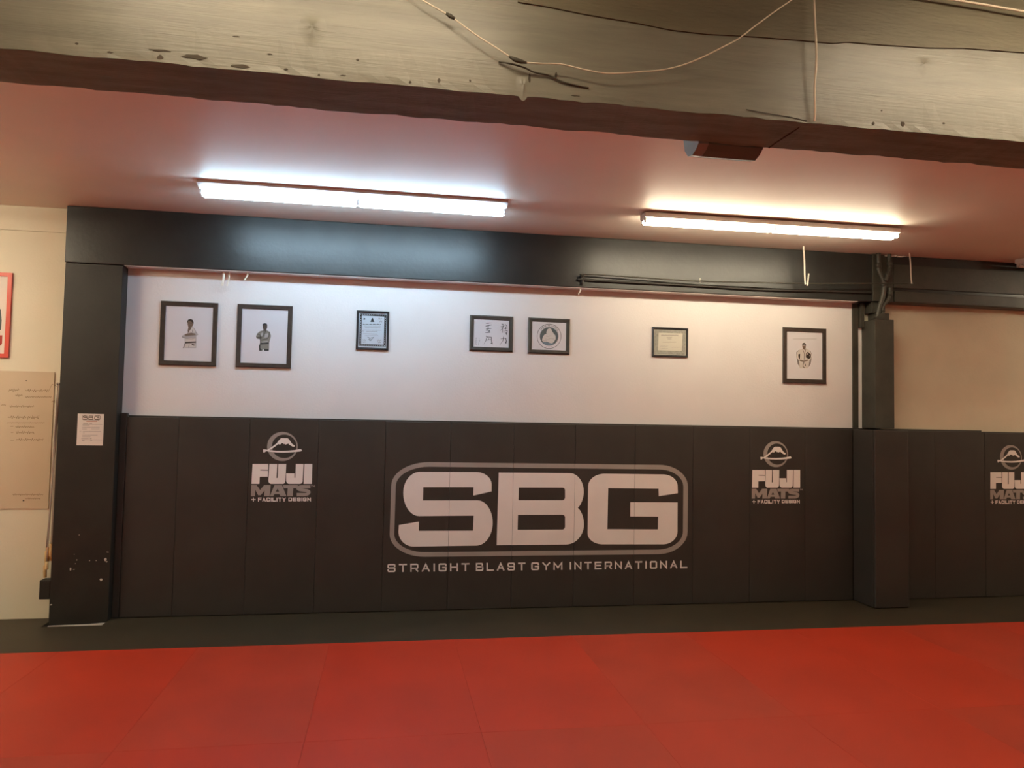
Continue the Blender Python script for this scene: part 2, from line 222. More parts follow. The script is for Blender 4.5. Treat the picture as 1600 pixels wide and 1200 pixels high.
ART = json.loads('''{"letter_s":[[[[28429,11125],[28415,11797],[28399,11950],[28358,12100],[28292,12245],[28203,12382],[28092,12510],[27961,12624],[27813,12724],[27649,12809],[27473,12875],[27288,12924],[27097,12952],[26903,12961],[21593,12948],[21387,12930],[21186,12878],[20992,12795],[20810,12680],[20642,12537],[20491,12367],[20360,12174],[20251,11960],[20166,11730],[20106,11488],[20073,11237],[20066,10982],[20085,10699],[20130,10420],[20200,10151],[20292,9897],[20406,9661],[20540,9447],[20691,9259],[20857,9101],[21035,8975],[21222,8883],[21415,8827],[21611,8808],[26754,8833],[26720,7417],[21592,7430],[21602,8296],[19737,7982],[19712,7338],[19734,7162],[19778,6988],[19844,6821],[19931,6662],[20037,6514],[20160,6380],[20299,6262],[20452,6163],[20614,6083],[20785,6025],[20960,5988],[21138,5975],[27049,6000],[27256,6016],[27458,6069],[27653,6158],[27837,6281],[28007,6436],[28160,6621],[28293,6832],[28404,7066],[28492,7320],[28553,7587],[28589,7865],[28597,8147],[28578,8426],[28535,8700],[28467,8965],[28375,9215],[28262,9448],[28130,9658],[27980,9843],[27815,9998],[27638,10121],[27452,10211],[27260,10266],[27066,10284],[21920,10273],[21922,11510],[26686,11525],[26681,10729]]]],
"letter_b":[[[[[29087,12922],[36063,12922],[36249,12908],[36433,12863],[36611,12788],[36780,12684],[36938,12554],[37081,12399],[37207,12222],[37314,12026],[37400,11814],[37463,11590],[37503,11359],[37519,11123],[37516,10977],[37502,10825],[37479,10669],[37446,10513],[37404,10360],[37354,10211],[37296,10069],[37232,9937],[37162,9817],[37089,9711],[37012,9621],[36934,9548],[37017,9481],[37099,9396],[37179,9295],[37254,9178],[37325,9047],[37389,8906],[37445,8757],[37493,8601],[37532,8442],[37561,8283],[37579,8126],[37587,7974],[37575,7716],[37531,7464],[37457,7220],[37354,6990],[37223,6777],[37067,6584],[36889,6416],[36691,6275],[36478,6164],[36252,6083],[36017,6036],[35779,6021],[29017,6023]],[[31077,11506],[35380,11508],[35414,11506],[35447,11499],[35479,11487],[35509,11471],[35537,11451],[35563,11426],[35586,11399],[35605,11368],[35620,11335],[35632,11300],[35639,11264],[35641,11227],[35652,10577],[35650,10541],[35643,10505],[35632,10470],[35616,10437],[35597,10406],[35573,10378],[35546,10354],[35516,10334],[35483,10317],[35449,10306],[35413,10298],[35377,10296],[31045,10295]],[[31027,8894],[35399,8891],[35436,8889],[35471,8882],[35506,8871],[35539,8856],[35570,8837],[35598,8815],[35622,8789],[35643,8761],[35659,8730],[35672,8698],[35679,8665],[35682,8631],[35696,7768],[35694,7727],[35687,7687],[35676,7648],[35661,7611],[35641,7577],[35618,7547],[35591,7520],[35561,7497],[35528,7480],[35494,7467],[35458,7459],[35422,7456],[31021,7463]]]]],
"letter_g":[[[[47204,10987],[47175,11699],[47160,11849],[47120,11996],[47054,12138],[46964,12273],[46852,12398],[46719,12511],[46568,12610],[46401,12694],[46221,12760],[46031,12809],[45836,12838],[45637,12848],[39626,12878],[39406,12867],[39191,12835],[38983,12783],[38786,12712],[38605,12624],[38441,12519],[38298,12400],[38178,12269],[38083,12128],[38015,11979],[37975,11825],[37963,11668],[37960,7104],[37975,6963],[38015,6824],[38081,6689],[38170,6561],[38282,6442],[38414,6335],[38564,6240],[38729,6160],[38908,6095],[39097,6048],[39292,6018],[39490,6007],[45702,5947],[45899,5956],[46092,5987],[46278,6038],[46454,6110],[46618,6201],[46766,6309],[46895,6433],[47004,6570],[47090,6719],[47152,6876],[47190,7039],[47201,7205],[47188,10076],[42274,10099],[42278,8706],[45163,8674],[45152,7417],[39959,7471],[39987,11467],[45182,11427],[45213,10696]]]],
"border":[[["s",[[19359,11592],[19378,11825],[19443,12042],[19558,12258],[19722,12469],[19934,12669],[20193,12854],[20494,13020],[20832,13161],[21201,13275],[21594,13360],[22004,13413],[22426,13433],[45215,13340],[45561,13326],[45895,13282],[46216,13209],[46520,13107],[46800,12979],[47052,12829],[47270,12658],[47452,12472],[47595,12274],[47698,12068],[47760,11858],[47783,11636],[47784,7212],[47763,6976],[47701,6754],[47596,6538],[47449,6331],[47261,6136],[47034,5958],[46773,5801],[46481,5669],[46165,5564],[45829,5488],[45480,5443],[45118,5431],[22197,5438],[21813,5458],[21439,5508],[21078,5587],[20738,5694],[20425,5826],[20144,5979],[19901,6151],[19699,6337],[19540,6531],[19427,6731],[19357,6932],[19330,7141],[19359,11592]],[[18935,11620],[18959,11914],[19048,12213],[19198,12498],[19404,12763],[19660,13004],[19962,13220],[20303,13408],[20680,13566],[21086,13693],[21514,13785],[21959,13843],[22409,13865],[45225,13795],[45603,13781],[45984,13731],[46353,13647],[46705,13529],[47035,13379],[47336,13199],[47603,12991],[47832,12757],[48017,12501],[48154,12227],[48239,11940],[48268,11656],[48268,7186],[48242,6893],[48158,6595],[48021,6312],[47832,6047],[47599,5805],[47324,5590],[47014,5404],[46673,5250],[46309,5129],[45926,5044],[45530,4994],[45136,4980],[22201,5011],[21788,5033],[21379,5088],[20982,5176],[20604,5295],[20251,5443],[19929,5620],[19641,5823],[19394,6050],[19192,6299],[19040,6566],[18943,6847],[18906,7129],[18935,11620]]]]],
"tagline":[[["s",[[19525,4107],[19522,4237],[19520,4255],[19516,4274],[19509,4293],[19500,4311],[19489,4328],[19475,4343],[19460,4356],[19443,4368],[19425,4377],[19406,4383],[19387,4387],[19369,4389],[18925,4390],[18908,4389],[18888,4385],[18870,4378],[18852,4370],[18836,4358],[18822,4345],[18810,4330],[18800,4314],[18791,4296],[18786,4278],[18783,4258],[18782,4241],[18785,4111],[18787,4094],[18791,4074],[18798,4055],[18807,4037],[18818,4021],[18832,4006],[18847,3992],[18864,3981],[18882,3972],[18901,3965],[18920,3961],[18938,3960],[19377,3959],[19382,3958],[19385,3958],[19387,3957],[19389,3956],[19391,3954],[19393,3953],[19395,3951],[19397,3948],[19398,3946],[19399,3943],[19400,3940],[19400,3935],[19404,3789],[19404,3784],[19403,3781],[19402,3778],[19401,3775],[19399,3773],[19397,3770],[19395,3768],[19393,3767],[19391,3765],[19388,3765],[19385,3764],[19381,3764],[18946,3765],[18941,3765],[18939,3766],[18936,3766],[18934,3767],[18932,3769],[18930,3771],[18928,3773],[18926,3775],[18925,3778],[18924,3780],[18923,3783],[18923,3789],[18920,3914]],[[19396,4109],[19392,4235],[19392,4240],[19391,4243],[19390,4246],[19389,4248],[19387,4250],[19386,4253],[19384,4254],[19381,4256],[19379,4257],[19377,4258],[19374,4258],[19370,4259],[18934,4260],[18930,4260],[18927,4259],[18925,4258],[18922,4257],[18920,4255],[18918,4254],[18916,4251],[18914,4249],[18913,4246],[18912,4243],[18912,4240],[18911,4235],[18914,4114],[18915,4109],[18916,4106],[18917,4103],[18918,4100],[18920,4098],[18921,4096],[18923,4094],[18925,4092],[18928,4091],[18930,4091],[18933,4090],[18937,4090],[19377,4089],[19394,4087],[19414,4083],[19433,4077],[19451,4068],[19468,4056],[19483,4043],[19497,4028],[19508,4011],[19517,3993],[19524,3974],[19528,3955],[19530,3937],[19534,3783],[19533,3765],[19530,3746],[19524,3727],[19516,3710],[19506,3693],[19493,3678],[19479,3665],[19463,3654],[19446,3645],[19427,3639],[19408,3635],[19390,3634],[18946,3635],[18929,3636],[18909,3640],[18890,3647],[18872,3656],[18855,3667],[18840,3681],[18827,3696],[18815,3712],[18806,3730],[18800,3749],[18795,3769],[18794,3786],[18790,3916]]]],[["s",[[19834,4257],[20578,4255]],[[19829,4387],[20573,4385]]]],[["s",[[20136,4387],[20155,3633]],[[20267,4385],[20286,3631]]]],[["s",[[21036,3629],[21021,4253],[21484,4252],[21489,4252],[21492,4251],[21494,4250],[21496,4249],[21499,4248],[21501,4246],[21502,4244],[21504,4242],[21505,4239],[21506,4236],[21507,4234],[21507,4229],[21512,4046],[21512,4041],[21511,4038],[21510,4035],[21509,4032],[21507,4030],[21506,4027],[21503,4026],[21501,4024],[21499,4023],[21496,4022],[21493,4021],[21489,4021],[20895,4022]],[[20906,3631],[20887,4384],[21484,4383],[21502,4381],[21522,4377],[21541,4371],[21559,4362],[21576,4351],[21591,4337],[21605,4322],[21616,4305],[21626,4287],[21632,4268],[21637,4249],[21638,4231],[21643,4040],[21642,4022],[21639,4003],[21633,3984],[21625,3966],[21614,3950],[21602,3935],[21587,3922],[21571,3911],[21554,3902],[21535,3895],[21515,3892],[21498,3890],[20900,3892]]]],[["s",[[21240,3960],[21586,3601]],[[21333,4048],[21679,3690]]]],[["s",[[22064,3605],[22330,4169],[22624,3604]],[[21945,3664],[22323,4460],[22741,3660]]]],[["s",[[22088,3826],[22591,3825]],[[22083,3957],[22586,3956]]]],[["s",[[23046,4379],[23063,3626]],[[23178,4377],[23195,3624]]]],[["s",[[24286,4106],[24284,4223],[24282,4241],[24278,4261],[24271,4280],[24261,4298],[24250,4315],[24236,4330],[24221,4343],[24203,4355],[24185,4363],[24166,4370],[24146,4374],[24128,4375],[23674,4376],[23656,4375],[23636,4372],[23617,4365],[23600,4356],[23583,4345],[23569,4332],[23556,4317],[23545,4301],[23537,4283],[23531,4264],[23527,4245],[23527,4227],[23537,3775],[23539,3757],[23543,3738],[23550,3719],[23559,3700],[23571,3684],[23585,3669],[23600,3655],[23617,3644],[23636,3635],[23655,3628],[23675,3624],[23693,3623],[24147,3622],[24165,3623],[24184,3627],[24203,3633],[24221,3642],[24237,3653],[24252,3666],[24265,3681],[24275,3698],[24284,3715],[24290,3734],[24293,3754],[24294,3771],[24288,4051],[23873,4052]],[[24154,4108],[24151,4221],[24151,4226],[24150,4229],[24149,4231],[24148,4234],[24146,4236],[24145,4238],[24143,4239],[24140,4241],[24138,4242],[24135,4243],[24133,4243],[24128,4244],[23683,4245],[23678,4245],[23675,4244],[23672,4243],[23670,4242],[23667,4241],[23665,4239],[23663,4236],[23662,4234],[23661,4231],[23660,4229],[23659,4226],[23659,4221],[23669,3777],[23670,3772],[23670,3770],[23671,3767],[23673,3765],[23674,3762],[23676,3760],[23678,3759],[23680,3757],[23682,3756],[23685,3755],[23687,3755],[23692,3754],[24138,3753],[24142,3754],[24145,3754],[24148,3755],[24150,3756],[24153,3758],[24155,3760],[24157,3762],[24158,3765],[24160,3767],[24161,3770],[24161,3773],[24161,3778],[24158,3920],[23878,3921]]]],[["s",[[24599,4375],[24616,3622]],[[24732,4373],[24749,3620]]]],[["s",[[25227,4373],[25243,3620]],[[25360,4371],[25377,3618]]]],[["s",[[24610,3932],[25371,3929]],[[24605,4063],[25366,4061]]]],[["s",[[25684,4239],[26449,4237]],[[25680,4371],[26445,4369]]]],[["s",[[25996,4371],[26012,3618]],[[26130,4369],[26146,3616]]]],[["s",[[27072,3937],[27612,3936],[27629,3937],[27647,3940],[27665,3946],[27681,3954],[27696,3964],[27710,3976],[27722,3990],[27732,4005],[27739,4022],[27745,4039],[27748,4057],[27749,4073],[27746,4213],[27745,4230],[27741,4249],[27735,4267],[27728,4284],[27718,4301],[27706,4316],[27692,4330],[27676,4342],[27659,4352],[27640,4359],[27620,4364],[27602,4365],[27062,4367],[27078,3615],[27642,3613],[27659,3614],[27677,3618],[27695,3623],[27712,3631],[27728,3641],[27742,3653],[27754,3666],[27765,3681],[27774,3698],[27780,3715],[27783,3734],[27784,3750],[27781,3929],[27779,3945],[27775,3964],[27768,3982],[27758,3999],[27747,4014],[27733,4028],[27718,4040],[27702,4050],[27685,4058],[27666,4063],[27648,4067],[27566,4072]],[[27067,4069],[27604,4068],[27607,4068],[27608,4068],[27609,4069],[27609,4069],[27610,4070],[27611,4071],[27612,4071],[27613,4072],[27613,4073],[27613,4075],[27614,4076],[27614,4079],[27611,4211],[27611,4217],[27610,4221],[27609,4224],[27608,4227],[27606,4229],[27605,4231],[27604,4232],[27603,4233],[27603,4233],[27603,4233],[27603,4233],[27601,4233],[27199,4234],[27210,3747],[27633,3746],[27638,3746],[27640,3747],[27642,3747],[27644,3748],[27645,3749],[27647,3750],[27648,3751],[27648,3752],[27649,3753],[27649,3754],[27649,3754],[27649,3757],[27646,3926],[27645,3929],[27645,3929],[27645,3930],[27645,3930],[27644,3931],[27644,3932],[27642,3933],[27641,3933],[27639,3934],[27638,3935],[27635,3935],[27562,3940]]]],[["s",[[28070,4365],[28086,3612],[28799,3611]],[[28205,4363],[28218,3745],[28795,3743]]]],[["s",[[29200,3588],[29446,4146],[29713,3587]],[[29075,3645],[29439,4442],[29836,3641]]]],[["s",[[29211,3807],[29695,3806]],[[29207,3940],[29691,3939]]]],[["s",[[30826,4074],[30824,4204],[30822,4222],[30818,4241],[30812,4260],[30803,4277],[30792,4294],[30779,4310],[30765,4323],[30748,4335],[30730,4344],[30710,4351],[30690,4356],[30672,4357],[30248,4358],[30230,4357],[30210,4353],[30191,4346],[30174,4337],[30158,4325],[30144,4312],[30131,4297],[30121,4280],[30113,4263],[30108,4244],[30105,4225],[30104,4208],[30106,4080],[30108,4063],[30112,4044],[30118,4025],[30127,4008],[30138,3991],[30151,3975],[30165,3962],[30182,3950],[30200,3941],[30220,3934],[30240,3929],[30257,3928],[30677,3927],[30681,3927],[30682,3926],[30683,3926],[30684,3925],[30685,3925],[30686,3923],[30688,3922],[30689,3920],[30690,3917],[30691,3914],[30692,3911],[30692,3906],[30695,3762],[30695,3757],[30694,3753],[30694,3750],[30692,3748],[30691,3746],[30689,3744],[30688,3742],[30686,3741],[30685,3740],[30684,3740],[30682,3740],[30679,3739],[30264,3740],[30261,3740],[30260,3741],[30259,3741],[30258,3742],[30256,3743],[30255,3744],[30254,3745],[30252,3748],[30251,3750],[30250,3753],[30249,3756],[30249,3761],[30247,3888]],[[30689,4076],[30687,4202],[30686,4208],[30686,4211],[30685,4213],[30684,4216],[30682,4218],[30681,4220],[30679,4221],[30678,4222],[30677,4223],[30676,4223],[30675,4223],[30672,4223],[30257,4225],[30253,4224],[30252,4224],[30251,4224],[30249,4223],[30248,4222],[30246,4220],[30245,4219],[30243,4216],[30242,4214],[30241,4211],[30241,4207],[30241,4202],[30243,4083],[30243,4077],[30244,4074],[30245,4071],[30246,4069],[30247,4067],[30249,4065],[30250,4064],[30252,4063],[30253,4062],[30254,4062],[30255,4062],[30258,4061],[30678,4060],[30696,4059],[30716,4055],[30735,4048],[30753,4038],[30770,4027],[30785,4013],[30798,3998],[30809,3981],[30818,3963],[30824,3944],[30828,3925],[30829,3908],[30832,3756],[30831,3738],[30828,3719],[30823,3701],[30815,3683],[30805,3667],[30792,3652],[30778,3639],[30762,3627],[30745,3618],[30726,3611],[30706,3607],[30688,3606],[30264,3607],[30246,3608],[30226,3612],[30206,3619],[30188,3629],[30172,3641],[30157,3654],[30144,3670],[30133,3686],[30124,3704],[30118,3723],[30114,3742],[30113,3759],[30110,3890]]]],[["s",[[31127,4222],[31850,4220]],[[31123,4356],[31846,4354]]]],[["s",[[31416,4356],[31430,3605]],[[31554,4354],[31567,3603]]]],[["s",[[33183,4079],[33181,4198],[33179,4216],[33175,4235],[33168,4254],[33159,4273],[33147,4289],[33133,4305],[33117,4318],[33100,4329],[33081,4338],[33061,4345],[33041,4349],[33022,4350],[32564,4352],[32546,4350],[32526,4347],[32507,4340],[32488,4331],[32472,4320],[32457,4307],[32443,4292],[32432,4276],[32424,4258],[32418,4239],[32414,4219],[32413,4202],[32421,3754],[32422,3736],[32427,3716],[32434,3697],[32443,3679],[32455,3662],[32469,3647],[32485,3633],[32502,3622],[32521,3613],[32541,3606],[32561,3602],[32579,3601],[33037,3600],[33055,3601],[33075,3605],[33095,3611],[33113,3620],[33130,3631],[33145,3644],[33158,3659],[33169,3676],[33178,3694],[33184,3713],[33188,3732],[33189,3750],[33184,4029],[32761,4031]],[[33045,4081],[33043,4195],[33042,4200],[33042,4203],[33041,4205],[33040,4207],[33038,4209],[33037,4211],[33035,4212],[33033,4213],[33031,4215],[33029,4215],[33026,4216],[33022,4216],[32573,4217],[32568,4217],[32566,4217],[32563,4216],[32561,4215],[32559,4213],[32557,4212],[32555,4210],[32554,4208],[32553,4205],[32552,4203],[32551,4200],[32551,4195],[32559,3756],[32559,3751],[32560,3749],[32561,3746],[32562,3744],[32563,3742],[32565,3740],[32566,3739],[32568,3738],[32570,3737],[32573,3736],[32575,3736],[32580,3735],[33028,3734],[33033,3735],[33036,3735],[33038,3736],[33040,3737],[33042,3738],[33044,3740],[33046,3742],[33048,3744],[33049,3747],[33050,3749],[33050,3752],[33050,3756],[33048,3896],[32765,3896]]]],[["s",[[33474,4283],[33896,3878],[34304,4279]],[[33570,4377],[33891,4068],[34203,4375]]]],[["s",[[33823,4041],[33831,3599]],[[33962,4039],[33969,3597]]]],[["s",[[34750,3595],[34723,4136],[35055,3707],[35374,4135],[35363,3595]],[[34611,3597],[34616,4420],[35051,3925],[35471,4417],[35503,3593]]]],[["s",[[36216,4342],[36228,3593]],[[36357,4340],[36368,3591]]]],[["s",[[36826,3590],[36804,4131],[37385,3516],[37387,4337]],[[36685,3592],[36687,4413],[37268,3798],[37246,4339]]]],[["s",[[37690,4201],[38406,4199]],[[37686,4337],[38402,4335]]]],[["s",[[37974,4337],[37985,3589]],[[38115,4335],[38126,3587]]]],[["s",[[39423,4332],[38704,4334],[38715,3586],[39435,3584]],[[39426,4196],[38848,4198],[38855,3722],[39431,3720]]]],[["s",[[38711,3892],[39373,3890]],[[38708,4028],[39369,4026]]]],[["s",[[39879,3582],[39871,4195],[40297,4193],[40299,4193],[40300,4193],[40300,4193],[40301,4193],[40302,4192],[40303,4191],[40304,4189],[40305,4188],[40306,4185],[40307,4183],[40308,4180],[40308,4175],[40311,3995],[40310,3990],[40310,3987],[40309,3985],[40308,3982],[40307,3980],[40305,3978],[40304,3977],[40303,3976],[40302,3976],[40301,3976],[40301,3975],[40298,3975],[39730,3977]],[[39736,3584],[39727,4331],[40298,4330],[40317,4329],[40337,4324],[40357,4317],[40375,4308],[40392,4296],[40407,4282],[40421,4266],[40431,4250],[40440,4232],[40446,4213],[40450,4194],[40451,4177],[40454,3989],[40453,3972],[40450,3953],[40444,3935],[40436,3917],[40425,3901],[40413,3885],[40399,3872],[40382,3860],[40364,3851],[40345,3844],[40325,3840],[40306,3839],[39734,3840]]]],[["s",[[40050,3915],[40381,3554]],[[40157,4003],[40488,3642]]]],[["s",[[40906,3580],[40886,4118],[41476,3505],[41480,4326]],[[40763,3582],[40767,4402],[41357,3790],[41336,4328]]]],[["s",[[41902,3556],[42153,4104],[42416,3555]],[[41771,3614],[42149,4408],[42547,3610]]]],[["s",[[41910,3773],[42405,3772]],[[41906,3910],[42402,3909]]]],[["s",[[42825,4185],[43558,4183]],[[42821,4323],[43554,4321]]]],[["s",[[43116,4323],[43124,3576]],[[43261,4321],[43269,3574]]]],[["s",[[43883,4321],[43891,3574]],[[44028,4319],[44036,3572]]]],[["s",[[44728,4180],[44939,4179],[44942,4179],[44942,4179],[44943,4178],[44944,4178],[44945,4177],[44946,4176],[44947,4175],[44948,4173],[44949,4171],[44950,4169],[44950,4166],[44951,4161],[44955,3728],[44955,3723],[44954,3720],[44953,3717],[44952,3715],[44951,3713],[44950,3712],[44948,3710],[44947,3710],[44946,3709],[44945,3709],[44945,3709],[44942,3708],[44521,3709],[44518,3710],[44517,3710],[44516,3710],[44516,3710],[44515,3711],[44514,3712],[44513,3713],[44512,3715],[44510,3717],[44510,3719],[44509,3722],[44509,3727],[44504,4161],[44505,4166],[44505,4169],[44506,4171],[44507,4174],[44508,4176],[44510,4177],[44511,4178],[44512,4179],[44513,4180],[44514,4180],[44514,4180],[44517,4180],[44728,4180]],[[44725,4317],[44941,4317],[44959,4316],[44980,4311],[45000,4304],[45019,4295],[45036,4283],[45052,4269],[45065,4254],[45076,4237],[45085,4219],[45091,4200],[45095,4181],[45097,4164],[45101,3721],[45100,3704],[45097,3685],[45091,3666],[45082,3649],[45072,3632],[45059,3617],[45044,3604],[45027,3592],[45009,3583],[44989,3576],[44969,3572],[44950,3571],[44519,3572],[44500,3573],[44479,3577],[44459,3584],[44440,3594],[44423,3606],[44408,3619],[44395,3635],[44383,3652],[44375,3670],[44368,3688],[44364,3708],[44363,3725],[44359,4167],[44359,4185],[44363,4204],[44369,4222],[44377,4240],[44388,4256],[44401,4272],[44415,4285],[44432,4297],[44450,4306],[44470,4313],[44491,4317],[44509,4318],[44725,4317]]]],[["s",[[45559,3568],[45541,4103],[46142,3493],[46148,4313]],[[45413,3570],[45419,4390],[46019,3781],[46001,4315]]]],[["s",[[46576,3544],[46834,4088],[47102,3543]],[[46442,3603],[46831,4396],[47235,3599]]]],[["s",[[46585,3761],[47091,3759]],[[46582,3899],[47088,3898]]]],[["s",[[47519,4310],[47525,3564],[48274,3562]],[[47666,4308],[47671,3703],[48271,3701]]]]],
"crescent":[[[[[4263,15200],[4256,15026],[4227,14854],[4175,14689],[4101,14531],[4007,14386],[3894,14253],[3764,14137],[3620,14039],[3464,13961],[3298,13903],[3125,13868],[2949,13855],[2773,13865],[2599,13897],[2430,13951],[2270,14027],[2120,14122],[1984,14235],[1864,14364],[1762,14507],[1679,14661],[1617,14825],[1577,14994],[1560,15167],[1566,15340],[1594,15511],[1645,15676],[1718,15833],[1811,15978],[1923,16111],[2051,16227],[2195,16326],[2351,16405],[2516,16464],[2688,16500],[2864,16515],[3041,16506],[3216,16475],[3385,16421],[3547,16346],[3698,16252],[3835,16138],[3956,16009],[4059,15865],[4143,15710],[4205,15545],[4245,15374]],[[4156,15206],[4151,15065],[4128,14926],[4086,14791],[4027,14664],[3951,14546],[3860,14439],[3755,14344],[3639,14265],[3513,14201],[3380,14155],[3241,14126],[3099,14115],[2957,14123],[2817,14149],[2681,14193],[2551,14254],[2431,14331],[2321,14423],[2224,14527],[2142,14643],[2075,14769],[2025,14901],[1993,15039],[1979,15179],[1984,15320],[2007,15458],[2048,15592],[2107,15719],[2182,15837],[2272,15944],[2376,16039],[2491,16119],[2617,16183],[2750,16230],[2888,16260],[3030,16271],[3173,16264],[3314,16238],[3450,16195],[3580,16134],[3701,16057],[3812,15966],[3909,15861],[3993,15744],[4060,15618],[4110,15485],[4142,15347]]]]],
"mountain":[[[[1557,14855],[2006,15152],[2391,15464],[2579,15739],[2719,15905],[2836,15947],[3331,15947],[3467,15847],[3571,15684],[3744,15447],[4009,15259],[3958,15169],[3785,15194],[3549,15328],[3413,15449],[3237,15379],[3159,15351],[3103,15432],[3025,15390],[2970,15471],[2877,15497],[2787,15428],[2690,15352],[2524,15397],[2268,15176],[1916,14913],[1658,14788]]]],
"sword":[[[[1216,14891],[1373,14893],[1557,14868],[1886,14818],[2412,14789],[2939,14782],[3466,14815],[3994,14869],[4555,14978],[4660,14821],[4562,14752],[4000,14684],[3472,14637],[2945,14618],[2417,14633],[1890,14682],[1495,14738],[1336,14614],[1237,14634]]]],
"fuji":[[[[341,13561],[1711,13572],[1715,13050],[1028,13059],[1024,12984],[1717,12976],[1722,12420],[1004,12409],[993,11767],[310,11764]]],[[[1809,13573],[2504,13579],[2473,12302],[2578,12302],[2596,13580],[3294,13586],[3277,12068],[3274,12030],[3268,11992],[3257,11956],[3243,11921],[3225,11890],[3205,11861],[3181,11835],[3155,11814],[3127,11797],[3097,11785],[3067,11777],[3036,11774],[2051,11771],[2015,11773],[1980,11780],[1946,11793],[1913,11809],[1883,11830],[1856,11855],[1832,11884],[1812,11915],[1795,11950],[1783,11986],[1776,12023],[1773,12061]]],[[[4140,13592],[4830,13598],[4798,12075],[4797,12036],[4792,11999],[4782,11962],[4769,11928],[4751,11896],[4730,11867],[4706,11841],[4680,11820],[4651,11803],[4620,11791],[4588,11783],[4555,11780],[3629,11777],[3592,11779],[3555,11786],[3520,11799],[3487,11815],[3456,11837],[3428,11862],[3403,11890],[3382,11922],[3365,11956],[3353,11992],[3345,12030],[3343,12068],[3322,12728],[4048,12732],[4054,12330],[4134,12330]]],[[[4910,13599],[5616,13605],[5618,11784],[4887,11782]]]],
"mats":[[[[295,11649],[763,11651],[1070,11213],[1414,11653],[1989,11655],[1930,10660],[1447,10660],[1469,11167],[1138,10740],[923,10740],[667,11212],[633,10659],[289,10659]]],[[[[2317,11657],[2987,11659],[3401,10662],[2861,10661],[2776,10844],[2343,10844],[2245,10661],[1944,10660]],[[2603,11332],[2763,11061],[2435,11060]]]],[[[3066,11659],[4393,11664],[4322,11378],[3985,11377],[3961,10662],[3480,10662],[3497,11375],[3154,11374]]],[["s",[[5502,11661],[4789,11658],[4733,11657],[4676,11653],[4621,11647],[4567,11639],[4516,11629],[4468,11616],[4423,11600],[4380,11581],[4340,11557],[4301,11524],[4266,11475],[4243,11396],[4264,11321],[4290,11275],[4321,11239],[4356,11209],[4392,11185],[4430,11164],[4471,11145],[4514,11130],[4558,11117],[4603,11106],[4650,11098],[4690,11094],[5091,11033],[5128,11029],[5158,11023],[5187,11017],[5212,11009],[5234,11000],[5252,10992],[5264,10985],[5270,10980],[5269,10981],[5263,10989],[5256,11008],[5255,11031],[5256,11038],[5256,11039],[5252,11033],[5242,11023],[5226,11011],[5203,10997],[5174,10984],[5141,10973],[5104,10963],[5063,10956],[5021,10951],[4976,10950],[4303,10949]],[[5511,11374],[4801,11372],[4753,11371],[4707,11368],[4664,11363],[4623,11357],[4586,11350],[4555,11341],[4529,11332],[4512,11325],[4504,11320],[4507,11323],[4519,11340],[4533,11387],[4522,11428],[4515,11439],[4513,11441],[4518,11437],[4529,11430],[4545,11421],[4566,11411],[4591,11402],[4619,11394],[4649,11387],[4681,11382],[4718,11377],[5119,11317],[5159,11312],[5206,11304],[5251,11294],[5294,11280],[5336,11264],[5376,11245],[5414,11222],[5450,11194],[5483,11160],[5512,11117],[5532,11064],[5536,11007],[5524,10944],[5500,10889],[5467,10842],[5428,10803],[5383,10769],[5335,10741],[5283,10717],[5227,10698],[5170,10683],[5110,10672],[5049,10666],[4990,10664],[4312,10663]]]],[["s",[[5543,11630],[5703,11631]],[[5542,11664],[5702,11665]]]],[["s",[[5606,11649],[5597,11492]],[[5639,11646],[5631,11489]]]],[["s",[[5751,11489],[5752,11611],[5806,11514],[5860,11612],[5864,11490]],[[5717,11492],[5733,11685],[5805,11578],[5878,11685],[5897,11492]]]]],
